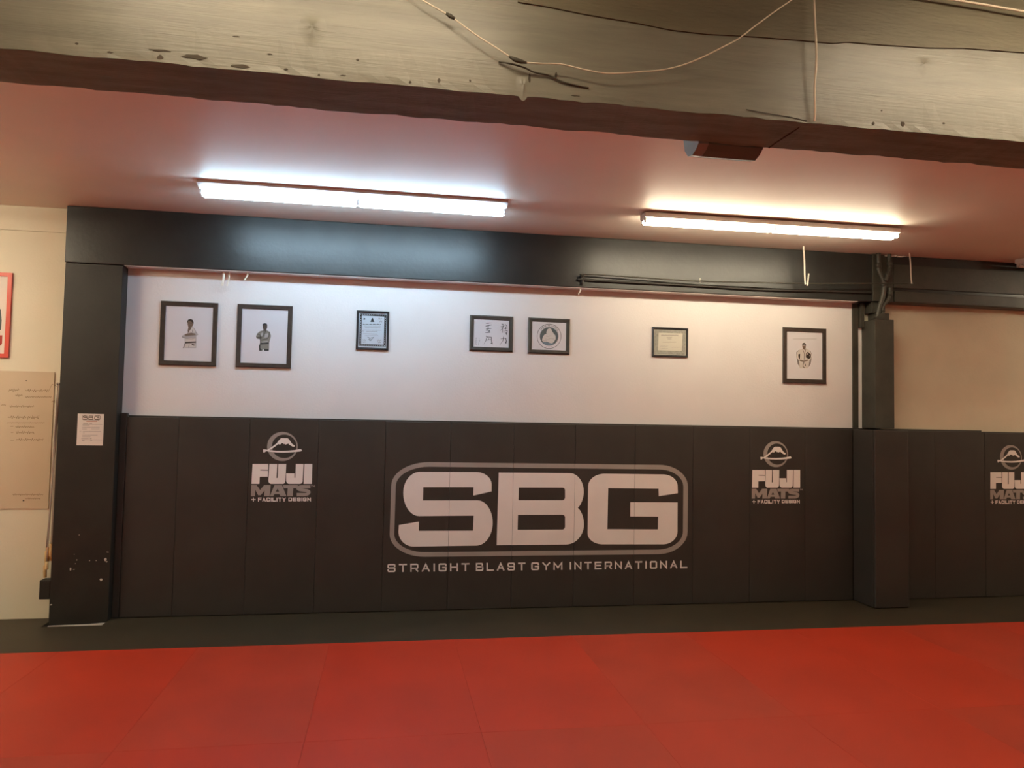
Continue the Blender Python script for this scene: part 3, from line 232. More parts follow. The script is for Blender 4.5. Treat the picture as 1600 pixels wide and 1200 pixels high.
"facility":[[["s",[[327,10312],[716,10312]],[[324,10386],[714,10386]]]],[["s",[[478,10531],[491,10167]],[[550,10531],[562,10167]]]],[["s",[[1225,10531],[917,10531],[929,10167]],[[1227,10447],[1001,10447],[1011,10167]]]],[["s",[[925,10307],[1209,10307]],[[922,10391],[1207,10391]]]],[["s",[[1361,10154],[1444,10395],[1544,10154]],[[1285,10186],[1438,10583],[1618,10186]]]],[["s",[[1340,10256],[1558,10257]],[[1338,10341],[1555,10341]]]],[["s",[[1969,10386],[1967,10451],[1966,10460],[1964,10470],[1961,10479],[1957,10488],[1952,10497],[1946,10505],[1939,10513],[1931,10519],[1922,10525],[1912,10529],[1902,10531],[1893,10532],[1727,10532],[1718,10531],[1708,10528],[1698,10524],[1690,10519],[1682,10513],[1675,10505],[1670,10497],[1665,10488],[1662,10479],[1660,10470],[1659,10460],[1658,10451],[1665,10247],[1666,10239],[1668,10229],[1671,10219],[1675,10210],[1680,10202],[1686,10193],[1693,10186],[1701,10179],[1710,10174],[1719,10170],[1730,10168],[1739,10167],[1905,10167],[1914,10168],[1924,10170],[1934,10174],[1942,10179],[1950,10186],[1957,10193],[1962,10201],[1967,10210],[1970,10219],[1972,10229],[1973,10239],[1974,10247],[1971,10313]],[[1887,10386],[1885,10449],[1885,10451],[1885,10451],[1885,10451],[1885,10451],[1885,10451],[1885,10451],[1886,10450],[1887,10449],[1888,10449],[1890,10448],[1892,10447],[1893,10447],[1733,10447],[1733,10447],[1735,10448],[1737,10448],[1738,10449],[1739,10450],[1740,10451],[1740,10451],[1740,10451],[1740,10451],[1740,10451],[1740,10451],[1740,10449],[1747,10249],[1747,10248],[1747,10247],[1747,10247],[1747,10247],[1747,10247],[1747,10248],[1746,10248],[1745,10249],[1744,10250],[1742,10251],[1740,10251],[1739,10251],[1899,10251],[1899,10251],[1897,10251],[1895,10250],[1894,10249],[1893,10248],[1892,10248],[1892,10247],[1892,10247],[1892,10247],[1892,10247],[1892,10248],[1892,10249],[1890,10313]]]],[["s",[[2024,10532],[2036,10167]],[[2106,10532],[2117,10167]]]],[["s",[[2165,10532],[2177,10167],[2486,10167]],[[2247,10532],[2256,10251],[2484,10251]]]],[["s",[[2534,10532],[2546,10167]],[[2616,10532],[2628,10167]]]],[["s",[[2678,10448],[2989,10448]],[[2676,10532],[2986,10533]]]],[["s",[[2790,10532],[2801,10167]],[[2872,10533],[2884,10167]]]],[["s",[[3032,10496],[3211,10284],[3377,10496]],[[3094,10550],[3207,10416],[3312,10550]]]],[["s",[[3167,10392],[3174,10167]],[[3249,10392],[3256,10167]]]],[["s",[[3759,10533],[3583,10533],[3593,10194],[3838,10194],[3847,10194],[3856,10196],[3866,10200],[3874,10205],[3882,10210],[3889,10217],[3895,10225],[3900,10233],[3904,10243],[3907,10252],[3908,10262],[3909,10270],[3903,10457],[3902,10465],[3900,10475],[3897,10484],[3892,10494],[3887,10502],[3880,10510],[3873,10517],[3864,10522],[3855,10527],[3846,10531],[3836,10533],[3828,10533],[3665,10533]],[[3762,10448],[3668,10448],[3673,10279],[3833,10279],[3833,10279],[3831,10278],[3830,10278],[3829,10277],[3828,10277],[3828,10276],[3827,10275],[3827,10274],[3826,10274],[3826,10273],[3826,10272],[3826,10273],[3820,10454],[3820,10455],[3820,10454],[3821,10453],[3821,10453],[3821,10452],[3822,10451],[3823,10450],[3824,10450],[3825,10449],[3826,10449],[3827,10448],[3827,10448],[3668,10448]]]],[["s",[[4282,10534],[3964,10533],[3975,10194],[4293,10194]],[[4285,10449],[4049,10448],[4055,10279],[4290,10279]]]],[["s",[[3971,10321],[4265,10321]],[[3968,10406],[4263,10406]]]],[["s",[[4669,10388],[4667,10457],[4666,10466],[4664,10475],[4661,10485],[4657,10494],[4651,10503],[4645,10510],[4637,10517],[4629,10523],[4620,10528],[4610,10531],[4600,10533],[4592,10534],[4419,10534],[4410,10533],[4401,10531],[4391,10528],[4383,10523],[4375,10517],[4368,10510],[4362,10502],[4357,10494],[4353,10485],[4350,10475],[4349,10465],[4348,10457],[4350,10403],[4351,10394],[4353,10385],[4356,10375],[4361,10366],[4366,10358],[4373,10350],[4380,10343],[4388,10337],[4397,10332],[4407,10329],[4417,10327],[4425,10326],[4595,10326],[4595,10326],[4594,10327],[4593,10327],[4592,10328],[4591,10328],[4590,10329],[4589,10330],[4589,10330],[4589,10331],[4588,10332],[4588,10332],[4588,10332],[4590,10273],[4590,10273],[4590,10273],[4590,10274],[4591,10275],[4591,10275],[4592,10276],[4592,10277],[4593,10277],[4594,10278],[4596,10278],[4597,10279],[4597,10279],[4430,10279],[4430,10279],[4431,10278],[4432,10278],[4433,10277],[4434,10277],[4435,10276],[4436,10275],[4436,10275],[4437,10274],[4437,10273],[4437,10272],[4437,10273],[4435,10340]],[[4587,10388],[4585,10454],[4584,10455],[4585,10454],[4585,10454],[4585,10453],[4586,10452],[4586,10451],[4587,10451],[4588,10450],[4589,10450],[4590,10449],[4592,10449],[4592,10449],[4424,10449],[4424,10449],[4426,10449],[4427,10449],[4428,10450],[4429,10451],[4430,10451],[4430,10452],[4431,10453],[4431,10454],[4431,10454],[4431,10455],[4431,10454],[4433,10406],[4433,10405],[4433,10406],[4432,10406],[4432,10407],[4432,10408],[4431,10409],[4430,10409],[4429,10410],[4428,10411],[4427,10411],[4426,10411],[4426,10411],[4596,10411],[4604,10411],[4614,10409],[4624,10405],[4633,10401],[4641,10395],[4648,10388],[4655,10380],[4660,10372],[4665,10362],[4668,10353],[4670,10343],[4671,10334],[4673,10271],[4673,10262],[4671,10252],[4669,10243],[4665,10234],[4660,10225],[4654,10217],[4647,10210],[4639,10205],[4630,10200],[4621,10196],[4611,10194],[4602,10194],[4430,10194],[4421,10194],[4411,10196],[4402,10200],[4393,10205],[4384,10210],[4377,10217],[4370,10225],[4365,10234],[4360,10243],[4357,10252],[4355,10262],[4354,10271],[4352,10340]]]],[["s",[[4727,10534],[4738,10194]],[[4810,10534],[4821,10194]]]],[["s",[[5196,10393],[5195,10457],[5194,10466],[5192,10476],[5188,10485],[5184,10494],[5178,10503],[5172,10511],[5164,10518],[5156,10523],[5147,10528],[5137,10532],[5128,10534],[5119,10534],[4946,10534],[4937,10534],[4927,10531],[4918,10528],[4909,10523],[4901,10517],[4894,10510],[4888,10503],[4883,10494],[4879,10485],[4877,10476],[4875,10466],[4875,10457],[4881,10271],[4881,10262],[4883,10252],[4887,10243],[4891,10234],[4897,10225],[4903,10217],[4911,10210],[4919,10205],[4928,10200],[4938,10196],[4947,10194],[4956,10194],[5129,10194],[5138,10194],[5148,10196],[5157,10200],[5166,10204],[5174,10210],[5181,10217],[5187,10225],[5192,10234],[5196,10243],[5198,10252],[5200,10262],[5200,10271],[5196,10401],[5007,10401]],[[5113,10393],[5112,10455],[5112,10455],[5112,10455],[5112,10454],[5112,10453],[5113,10453],[5113,10452],[5114,10451],[5115,10450],[5116,10450],[5117,10449],[5119,10449],[5119,10449],[4951,10449],[4951,10449],[4952,10449],[4954,10450],[4955,10450],[4956,10451],[4956,10452],[4957,10452],[4957,10453],[4958,10454],[4958,10455],[4958,10455],[4958,10454],[4963,10273],[4963,10273],[4963,10273],[4963,10274],[4963,10275],[4962,10275],[4962,10276],[4961,10277],[4960,10277],[4959,10278],[4958,10278],[4956,10279],[4956,10279],[5124,10279],[5124,10279],[5123,10278],[5121,10278],[5120,10277],[5119,10277],[5119,10276],[5118,10275],[5118,10275],[5117,10274],[5117,10273],[5117,10273],[5117,10273],[5116,10316],[5009,10316]]]],[["s",[[5350,10194],[5336,10404],[5581,10148],[5576,10535]],[[5267,10194],[5262,10580],[5507,10324],[5493,10535]]]]],
"f1":[["lg",[[[[264,639],[457,537],[605,268],[733,71],[841,-53],[655,-169],[678,-781],[687,-1283],[-436,-1321],[-299,-861],[-333,-407],[-540,-378],[-579,-233],[-379,-89],[-91,13],[-96,150],[74,430]]]]],["pw",[[[[283,585],[424,490],[554,248],[560,83],[214,116],[-41,42],[77,339]]],[[[-263,-450],[594,-373],[604,-646],[-252,-732]]],[[[-220,-913],[594,-848],[642,-1211],[-318,-1281]]]]],["sk",[[[[-131,1080],[-66,1174],[218,1168],[345,1008],[329,733],[214,600],[200,508],[68,339],[-60,96],[-101,287],[-44,590],[-111,789]]],[[[-362,-98],[-143,11],[215,88],[544,37],[600,-80],[138,-152],[-255,-212]]]]],["dk",[[[[-160,951],[-160,1171],[-62,1303],[152,1339],[318,1263],[395,1037],[360,826],[284,1033],[142,1146],[-48,1157],[-112,1045]]],[[[-311,-780],[657,-681],[661,-791],[-289,-897]]],[[[304,-913],[582,-994],[517,-1088],[290,-1005]]],[["s",[[-302,-872],[-377,-1128],[-455,-1312]],[[-261,-886],[-337,-1145],[-416,-1331]]]],[["s",[[186,520],[54,349],[-58,86]],[[213,497],[83,329],[-27,71]]]],[["s",[[-586,-280],[-459,-397],[-249,-417]],[[-570,-259],[-449,-370],[-246,-390]]]],[["s",[[-94,954],[44,941]],[[-91,990],[47,978]]]],[["s",[[115,944],[269,950]],[[113,980],[268,987]]]],[["s",[[3,706],[141,712]],[[2,734],[140,739]]]]]],["mg",[[["s",[[-251,-257],[142,-197],[621,-125]],[[-256,-221],[137,-161],[616,-89]]]],[["s",[[572,-360],[235,-481],[-227,-444]],[[581,-386],[239,-509],[-229,-471]]]],[["s",[[312,397],[294,167]],[[354,393],[337,163]]]],[["s",[[69,-936],[13,-1285]],[[94,-941],[38,-1290]]]]]]],
"f2":[["gg",[[[[-149,533],[142,590],[458,435],[586,68],[524,-231],[446,-559],[454,-1069],[436,-1329],[28,-1343],[-31,-1160],[-149,-1349],[-414,-1358],[-455,-915],[-369,-588],[-397,-283],[-681,-238],[-749,-46],[-644,236],[-386,477]]]]],["sg",[[[[-185,1079],[197,1094],[231,854],[142,590],[41,438],[-107,599],[-167,801]]],[[[-703,-109],[-369,-41],[-190,-90],[-204,-202],[-539,-252]]]]],["dd",[[[[-208,967],[-195,1134],[-39,1224],[176,1177],[236,984],[162,1056],[-139,1044]]],[[[-367,-634],[411,-551],[424,-681],[-353,-782]]],[[[-448,-869],[-327,-781],[-334,-1096],[-168,-1313],[-414,-1358]]],[[[4,-1140],[423,-1200],[418,-1330],[46,-1343]]],[["s",[[-140,572],[-65,394],[-79,26]],[[-108,588],[-29,401],[-43,25]]]],[["s",[[122,600],[-2,316],[-125,-14]],[[162,581],[39,298],[-83,-31]]]],[["s",[[-651,186],[-412,89],[-366,-283],[-372,-615]],[[-635,229],[-372,123],[-321,-280],[-328,-616]]]],[["s",[[411,399],[364,-41],[202,-222],[-275,-330]],[[455,394],[406,-61],[225,-264],[-266,-376]]]],[["s",[[-136,914],[-12,909]],[[-135,951],[-11,947]]]],[["s",[[62,912],[186,926]],[[58,949],[182,963]]]],[["s",[[-38,681],[122,696]],[[-40,709],[119,724]]]]]],["lg",[[[[-291,277],[-135,394],[-142,69],[-318,16]]],[[[66,216],[346,319],[323,-53],[6,-139]]],[[[-177,-489],[308,-406],[338,-517],[-191,-591]]]]]],
"f3":[["dd",[[[[[-1223,1570],[1259,1561],[1256,-1502],[-1233,-1518]],[[-1039,1367],[1056,1355],[1058,-1325],[-1033,-1329]]]]]],["pb",[[[[-1039,1367],[1056,1355],[1058,-1325],[-1033,-1329]]]]],["wh",[[["s",[[-1221,1465],[-1125,1464]],[[-1220,1507],[-1124,1507]]]],[["s",[[-1015,1464],[-919,1464]],[[-1015,1507],[-919,1506]]]],[["s",[[-809,1464],[-713,1464]],[[-809,1507],[-713,1506]]]],[["s",[[-603,1464],[-507,1464]],[[-603,1506],[-506,1506]]]],[["s",[[-397,1464],[-301,1464]],[[-396,1506],[-300,1506]]]],[["s",[[-191,1464],[-94,1464]],[[-190,1506],[-93,1506]]]],[["s",[[16,1464],[113,1464]],[[17,1506],[113,1506]]]],[["s",[[223,1464],[320,1464]],[[224,1506],[320,1506]]]],[["s",[[430,1464],[527,1464]],[[431,1506],[528,1506]]]],[["s",[[637,1464],[734,1463]],[[638,1506],[735,1506]]]],[["s",[[845,1464],[942,1463]],[[846,1506],[943,1506]]]],[["s",[[1053,1463],[1150,1463]],[[1053,1506],[1150,1506]]]],[["s",[[-1195,-1446],[-1099,-1447]],[[-1194,-1404],[-1098,-1405]]]],[["s",[[-990,-1446],[-894,-1447]],[[-989,-1404],[-893,-1405]]]],[["s",[[-784,-1446],[-688,-1447]],[[-783,-1404],[-688,-1405]]]],[["s",[[-578,-1446],[-482,-1447]],[[-578,-1404],[-482,-1405]]]],[["s",[[-373,-1446],[-276,-1447]],[[-372,-1404],[-276,-1404]]]],[["s",[[-167,-1445],[-70,-1446]],[[-166,-1403],[-70,-1404]]]],[["s",[[40,-1445],[136,-1446]],[[40,-1403],[137,-1404]]]],[["s",[[246,-1445],[343,-1446]],[[247,-1403],[343,-1404]]]],[["s",[[453,-1445],[549,-1446]],[[454,-1403],[550,-1404]]]],[["s",[[660,-1445],[756,-1446]],[[660,-1403],[757,-1403]]]],[["s",[[867,-1445],[964,-1446]],[[867,-1402],[964,-1403]]]],[["s",[[1074,-1444],[1171,-1445]],[[1075,-1402],[1172,-1403]]]],[["s",[[-1146,1264],[-1146,1166]],[[-1105,1265],[-1105,1166]]]],[["s",[[-1147,1039],[-1147,941]],[[-1106,1040],[-1106,942]]]],[["s",[[-1147,815],[-1147,716]],[[-1106,815],[-1106,717]]]],[["s",[[-1148,590],[-1148,491]],[[-1107,590],[-1107,492]]]],[["s",[[-1148,365],[-1148,267]],[[-1107,365],[-1107,267]]]],[["s",[[-1149,140],[-1149,42]],[[-1108,141],[-1108,43]]]],[["s",[[-1150,-84],[-1150,-182]],[[-1109,-84],[-1109,-182]]]],[["s",[[-1150,-309],[-1150,-407]],[[-1109,-308],[-1109,-407]]]],[["s",[[-1151,-533],[-1151,-631]],[[-1110,-533],[-1110,-631]]]],[["s",[[-1152,-758],[-1152,-856]],[[-1110,-757],[-1110,-855]]]],[["s",[[-1152,-982],[-1152,-1080]],[[-1111,-982],[-1111,-1080]]]],[["s",[[-1153,-1206],[-1153,-1304]],[[-1112,-1206],[-1112,-1304]]]],[["s",[[1136,1246],[1135,1147]],[[1177,1246],[1177,1147]]]],[["s",[[1134,1034],[1134,935]],[[1176,1034],[1176,935]]]],[["s",[[1133,822],[1133,723]],[[1174,822],[1174,723]]]],[["s",[[1131,610],[1131,511]],[[1173,610],[1173,511]]]],[["s",[[1130,398],[1130,299]],[[1172,398],[1172,300]]]],[["s",[[1129,186],[1129,87]],[[1170,187],[1170,88]]]],[["s",[[1127,-25],[1127,-124]],[[1169,-25],[1169,-124]]]],[["s",[[1126,-237],[1126,-336]],[[1168,-237],[1167,-335]]]],[["s",[[1125,-449],[1125,-547]],[[1166,-448],[1166,-547]]]],[["s",[[1123,-660],[1123,-759]],[[1165,-660],[1165,-759]]]],[["s",[[1122,-872],[1122,-970]],[[1164,-871],[1163,-970]]]],[["s",[[1121,-1083],[1121,-1182]],[[1162,-1083],[1162,-1181]]]]]],["dd",[[[[-227,795],[-99,1166],[-17,1198],[131,809]]],[[[-868,1135],[-731,1140],[-740,985],[-878,980]]],[["s",[[-918,541],[-847,507],[-782,512],[-712,479],[-641,514],[-581,530],[-522,538],[-463,523],[-391,497],[-321,524],[-255,530],[-200,562],[-138,521],[-72,535],[1,499],[66,565],[126,543],[184,573],[252,509],[322,551],[391,533],[451,590],[508,557],[573,567],[644,529],[715,572],[775,581]],[[-897,586],[-837,557],[-773,562],[-712,533],[-657,561],[-589,578],[-519,588],[-449,570],[-391,549],[-332,572],[-270,578],[-198,620],[-128,573],[-65,587],[-8,558],[54,621],[124,596],[193,632],[259,570],[315,604],[378,588],[444,650],[518,608],[582,618],[643,585],[699,620],[769,630]]]],[["s",[[-469,-682],[-227,-775],[76,-680],[-59,-815],[-218,-948],[-332,-826]],[[-454,-643],[-225,-730],[155,-631],[-31,-845],[-221,-1006],[-362,-856]]]],[["s",[[-303,-825],[-93,-986]],[[-282,-797],[-72,-958]]]]]],["mg",[[["s",[[-802,328],[-726,352],[-647,345],[-569,358],[-490,340],[-410,354],[-331,353],[-253,372],[-174,365],[-95,367],[-15,361],[65,373],[143,382],[222,384],[300,383],[381,376],[460,389],[540,392],[618,407],[697,393],[778,401]],[[-808,348],[-728,373],[-648,367],[-569,379],[-489,361],[-412,375],[-333,374],[-254,394],[-173,386],[-94,388],[-16,382],[62,394],[142,403],[222,406],[302,404],[380,397],[459,410],[538,413],[618,428],[698,414],[776,422]]]],[["s",[[-735,228],[-661,220],[-589,233],[-516,234],[-446,247],[-374,235],[-301,243],[-228,236],[-156,257],[-85,252],[-13,261],[60,248],[133,259],[205,260],[277,274],[348,269],[421,269],[494,267],[568,276],[639,285],[711,285]],[[-732,256],[-662,248],[-591,262],[-519,262],[-446,276],[-373,263],[-301,271],[-230,265],[-158,285],[-85,280],[-12,289],[60,276],[131,287],[203,288],[276,302],[349,297],[422,298],[493,296],[565,304],[638,313],[711,313]]]],[["s",[[-864,1],[815,23]],[[-865,19],[815,42]]]],[["s",[[-577,-165],[-532,-141],[-484,-149],[-434,-143],[-381,-160],[-326,-147],[-274,-142],[-225,-131],[-177,-136],[-124,-144],[-70,-140],[-15,-136],[33,-119],[82,-129],[133,-125],[189,-142],[242,-118],[293,-123],[340,-106],[392,-129],[450,-115]],[[-595,-127],[-538,-98],[-483,-107],[-430,-100],[-379,-116],[-332,-106],[-280,-101],[-227,-89],[-172,-94],[-121,-102],[-72,-98],[-23,-94],[31,-76],[85,-87],[138,-83],[186,-97],[235,-75],[288,-80],[342,-60],[396,-84],[441,-74]]]],[["s",[[-882,-354],[410,-362]],[[-882,-329],[411,-336]]]],[["s",[[-713,-524],[-645,-522],[-576,-531],[-506,-521],[-437,-521],[-370,-505],[-302,-515],[-233,-508],[-163,-519],[-94,-500],[-26,-503],[42,-491],[111,-505],[180,-496],[250,-499],[318,-482],[386,-485],[455,-483],[523,-489]],[[-713,-503],[-644,-501],[-575,-509],[-508,-500],[-440,-500],[-371,-484],[-301,-494],[-232,-487],[-164,-497],[-96,-479],[-27,-482],[42,-469],[112,-484],[180,-475],[248,-477],[316,-461],[387,-464],[456,-462],[525,-468]]]],[["s",[[525,1046],[549,1171],[583,1110],[614,1175],[656,1029],[698,1117],[738,1085],[768,1194],[794,1138],[838,1131]],[[498,1051],[539,1233],[582,1167],[621,1237],[661,1092],[688,1161],[723,1133],[762,1256],[812,1164],[843,1159]]]],[["s",[[613,894],[657,774],[689,879],[717,857],[734,949],[762,813],[790,864],[825,779],[859,963]],[[639,903],[655,837],[673,927],[701,905],[735,1012],[769,875],[794,926],[819,842],[832,967]]]],[["s",[[-934,-882],[-902,-933],[-868,-991],[-824,-1005],[-786,-968],[-767,-898],[-746,-944],[-717,-940],[-673,-1066],[-634,-911]],[[-911,-867],[-879,-918],[-850,-967],[-831,-973],[-810,-953],[-773,-836],[-730,-914],[-698,-908],[-675,-1004],[-661,-905]]]],[["s",[[-902,-1077],[-868,-1153],[-841,-1148],[-804,-1229],[-766,-1147],[-743,-1122],[-728,-1115],[-707,-1142],[-679,-1192]],[[-877,-1065],[-852,-1122],[-825,-1117],[-804,-1167],[-789,-1131],[-759,-1099],[-720,-1080],[-684,-1126],[-655,-1178]]]],[["s",[[527,-1045],[549,-893],[579,-961],[611,-927],[656,-1070],[706,-975],[742,-951],[768,-897],[790,-925],[828,-999]],[[497,-1040],[539,-825],[586,-909],[626,-868],[662,-1002],[682,-954],[718,-930],[762,-839],[816,-908],[855,-985]]]],[["s",[[529,-1115],[575,-1203],[608,-1117],[638,-1141],[661,-1095],[691,-1174],[726,-1135],[762,-1173],[791,-1095],[807,-1111]],[[554,-1101],[572,-1141],[596,-1070],[629,-1098],[665,-1033],[700,-1122],[725,-1094],[752,-1121],[780,-1044],[827,-1091]]]],[["s",[[-1123,-162],[-1098,-65],[-1077,-86],[-1043,-116],[-1003,-178],[-958,-151],[-929,-72],[-903,-83],[-876,-79],[-842,-190]],[[-1144,-157],[-1109,-21],[-1062,-70],[-1026,-101],[-996,-148],[-976,-136],[-942,-42],[-900,-60],[-861,-54],[-821,-183]]]]]]],
"f4":[["ink",[[["s",[[-562,962],[-28,1022]],[[-566,1018],[-30,1057]]]],[["s",[[-390,948],[-263,981]],[[-400,989],[-273,1022]]]],[["s",[[-573,677],[8,823]],[[-586,739],[-1,864]]]],[["s",[[-352,789],[-359,451]],[[-289,788],[-296,451]]]],[["s",[[-536,401],[-9,474]],[[-541,457],[-12,509]]]],[["s",[[-303,456],[-567,276],[-227,258],[-391,113]],[[-281,421],[-476,301],[-138,290],[-363,82]]]],[["s",[[-600,54],[-105,98]],[[-604,96],[-114,174]]]],[["s",[[-222,323],[-176,128]],[[-174,335],[-128,140]]]],[["s",[[-543,-285],[-452,-353],[-569,-742],[-739,-1069]],[[-506,-233],[-368,-325],[-530,-759],[-727,-1076]]]],[["s",[[-440,-357],[-23,-396],[-3,-737],[38,-915],[-70,-917]],[[-437,-322],[36,-336],[74,-723],[155,-1032],[-77,-944]]]],[["s",[[-247,-386],[-270,-633]],[[-205,-390],[-228,-636]]]],[["s",[[-457,-667],[-36,-595]],[[-463,-632],[-41,-561]]]],[["s",[[985,950],[1217,917]],[[999,1012],[1225,951]]]],[["s",[[878,675],[1169,787],[1034,517],[856,328]],[[863,714],[1275,883],[1069,492],[871,313]]]],[["s",[[1064,575],[1087,117]],[[1107,577],[1130,120]]]],[["s",[[940,585],[1153,558]],[[946,627],[1159,600]]]],[["s",[[1317,981],[1486,772]],[[1349,1009],[1530,809]]]],[["s",[[1262,492],[1588,575]],[[1252,533],[1578,616]]]],[["s",[[1409,749],[1358,451]],[[1466,741],[1414,442]]]],[["s",[[1279,284],[1524,331],[1475,38],[1331,172]],[[1272,318],[1593,406],[1515,-96],[1310,152]]]],[["s",[[1323,130],[1521,152]],[[1319,165],[1518,187]]]],[["s",[[940,-507],[1251,-443],[1428,-408]],[[932,-466],[1242,-394],[1419,-360]]]],[["s",[[1159,-280],[1155,-610],[961,-899],[829,-1119]],[[1216,-280],[1204,-626],[984,-915],[841,-1127]]]],[["s",[[1403,-390],[1453,-678],[1426,-799],[1360,-787]],[[1459,-377],[1533,-676],[1483,-953],[1347,-803]]]]]],["mg",[[["s",[[-1593,-798],[-1342,-747]],[[-1597,-778],[-1346,-727]]]],[["s",[[-1487,-434],[-1489,-991],[-1596,-1146]],[[-1466,-434],[-1468,-997],[-1579,-1157]]]],[["s",[[-1578,-938],[-1369,-917],[-1417,-1072]],[[-1579,-917],[-1340,-894],[-1397,-1078]]]],[["s",[[-1240,-505],[-1141,-530]],[[-1234,-485],[-1135,-509]]]],[["s",[[-1245,-744],[-1125,-728],[-1224,-911],[-1261,-1180]],[[-1247,-723],[-1087,-701],[-1204,-918],[-1240,-1183]]]],[["s",[[-1197,-563],[-1209,-984]],[[-1176,-564],[-1188,-984]]]],[["s",[[-1567,-1076],[-1396,-1168]],[[-1556,-1058],[-1386,-1149]]]],[["s",[[-1530,-530],[-1376,-511]],[[-1532,-510],[-1378,-490]]]]]]],
